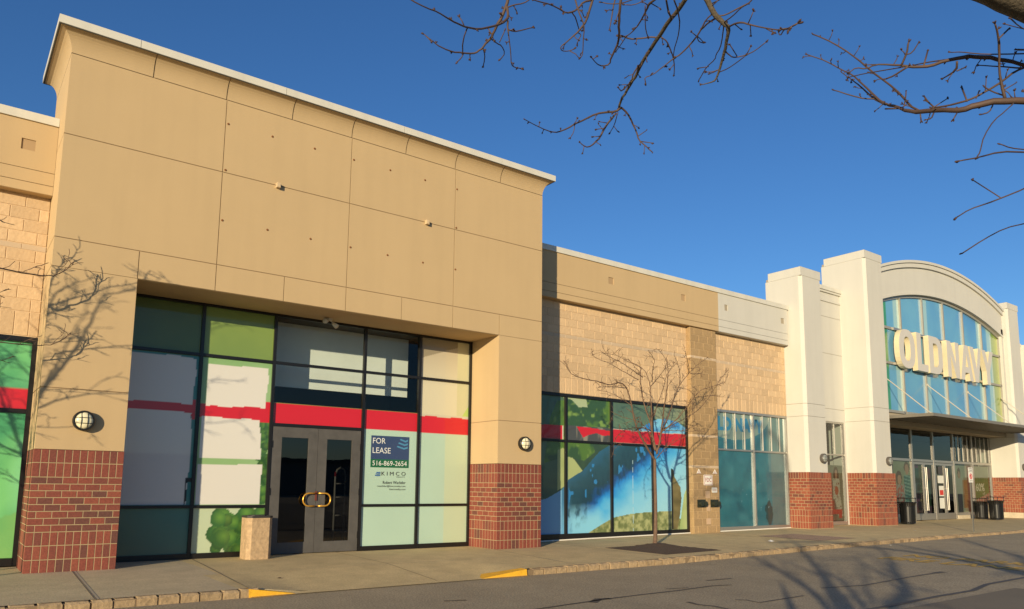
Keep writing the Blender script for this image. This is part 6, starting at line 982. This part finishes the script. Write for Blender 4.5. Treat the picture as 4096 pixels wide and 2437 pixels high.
for q,(P,R) in enumerate(load(SHAD)):
    if q in (5,6): P=[(3.45,-17.0,2.35)]+P; R=[.08]+R
    if q==1: P=[(-2.3,-16.45,1.9)]+P; R=[.09]+R
    b=MB(); P,R=smooth_poly(P,R); b.tube(P,R,7)
    for i in range(3,len(P)-1,2):
        dr=((P[i+1]-P[i]).normalized()+rndv()*.8).normalized(); dr=Vector((dr.x*.6,dr.y*.6,dr.z*.8)); n=6; ln=random.uniform(.4,1.1); Q=[P[i]]
        for j in range(n): dr=(dr+rndv()*.28).normalized(); Q.append(Q[-1]+dr*ln/n)
        if Q[-1].z<4.3: b.tube(Q,[R[i]*.4*(1-j/(n+2))+.004 for j in range(n+1)],5)
    b.build('branch',BARK,BT2 if q in (5,6) else BT,smooth=True)
OL=load(OVER)
joins=[]
for k,(P,R) in enumerate(OL):
    b=MB(); thick=max(R); sc0=.6 if GR[k] else 1
    P,R=smooth_poly(P,R,1); P=[p+rndv()*min(.0025,R[i]*.3) for i,p in enumerate(P)]; b.tube(P,[max(r*1.2,.0034*sc0) for r in R],8 if thick>.02 else 6,m=0 if thick>.012 else 1)
    sc_=.6 if GR[k] else 1.0
    if thick<.07:
        acc=0
        for i in range(1,len(P)-1):
            acc+=(P[i]-P[i-1]).length
            if acc>.055*sc_ and R[i]<.03 and thick>.0045*sc_:
                acc=random.uniform(-.09,.03); dr=((P[i+1]-P[i]).normalized()*.5+rndv()).normalized(); ln=(random.uniform(.008,.03) if random.random()<.55 else random.uniform(.035,.085))*sc_
                st0=P[i]+dr*R[i]*.8; e1=st0+dr*ln*.6; e2=e1+(dr+rndv()*.4).normalized()*ln*.4; b.tube([st0,e1,e2],[.0036*sc_,.0032*sc_,.0030*sc_],5,m=1)
                for _ in range(random.randint(3,6)): bud_at(b,e2,(dr+rndv()*.8),random.uniform(.007,.012)*sc_,2)
    e=P[-1]; dr=(P[-1]-P[-2]).normalized()
    for _ in range(random.randint(2,4)): bud_at(b,e,(dr+rndv()*.45),random.uniform(.009,.015)*sc_,2)
    b.build('branch',[BARK,TWIG,BUD],BT2 if GR[k] else BT,smooth=True)
# limbs outside the view that carry those branches back to the trunk
for k,(P,R) in enumerate(OL):
    if k in (0,11,16,18,39):   # enter from above
        p=Vector(P[0]); dr=(Vector(P[0])-Vector(P[1])).normalized(); q=p+dr*.5; tgt=Vector((-1.75,-16.6,5.4)); mid=q.lerp(tgt,.5)+Vector((0,0,3.0)); P2,R2=smooth_poly([p,q,mid,tgt+Vector((0,0,2)),(-2.05,-16.08,4.4)],[R[0],R[0]*1.05,.022,.018,.018]); b=MB(); b.tube(P2,R2,7); b.build('branch',BARK,BT,smooth=True)
big=[i for i,(P,R) in enumerate(OL) if max(R)==max(max(r) for _,r in OL)][0]
P,R=OL[big]; p=Vector(P[0]); dr=(p-Vector(P[1])).normalized(); q=p+dr*1.2; b=MB(); P2,R2=smooth_poly([p,q,(3.6,-15.6,3.0),(3.45,-17.0,2.1)],[R[0],R[0],R[0]*1.05,.12]); b.tube(P2,R2,10); b.build('branch',BARK,BT2,smooth=True)
hub=Vector(P[0])+dr*1.0
for k,(P,R) in enumerate(OL):
    p=Vector(P[0])
    d3=(p-M.translation); xx=d3.dot(Vector(R2v)); zz=d3.dot(F)
    if k!=big and GR[k] and zz>.1 and xx/zz*3036>2048+10: b=MB(); P2,R2=smooth_poly([p,p.lerp(hub,.3)+rndv()*.05,p.lerp(hub,.7),hub],[R[0],R[0]*1.1,R[0]*1.3,R[0]*1.5]); b.tube(P2,R2,6); b.build('branch',BARK,BT2,smooth=True)
# unseen post, added and tapered to cast the wedge shadow on the road
t=MB(); t.cyl((-1.72,-15.15,-.15),.10,1.9,10,r2=.075); t.cyl((-1.72,-15.15,1.75),.075,.66,10,r2=.02); tag(t.build('shadow_caster_post',BARK),'added unseen post behind the camera, tapered to cast the dark wedge shadow on the road','post')
# opposite side of the car park, seen in the glass
ob=empty('distant_store',(10,-95,0),'low flat roofed store across the car park reflected in the door glass','building'); b=MB(); b.box(-70,90,-110,-95,-.3,4.6); b.build('wall',mat('distant_wall',(.22,.20,.18)),ob); b=MB(); b.box(-70.2,90.2,-110,-94.7,4.6,5.2); b.build('roof_band',mat('distant_roof',(.10,.09,.09)),ob)
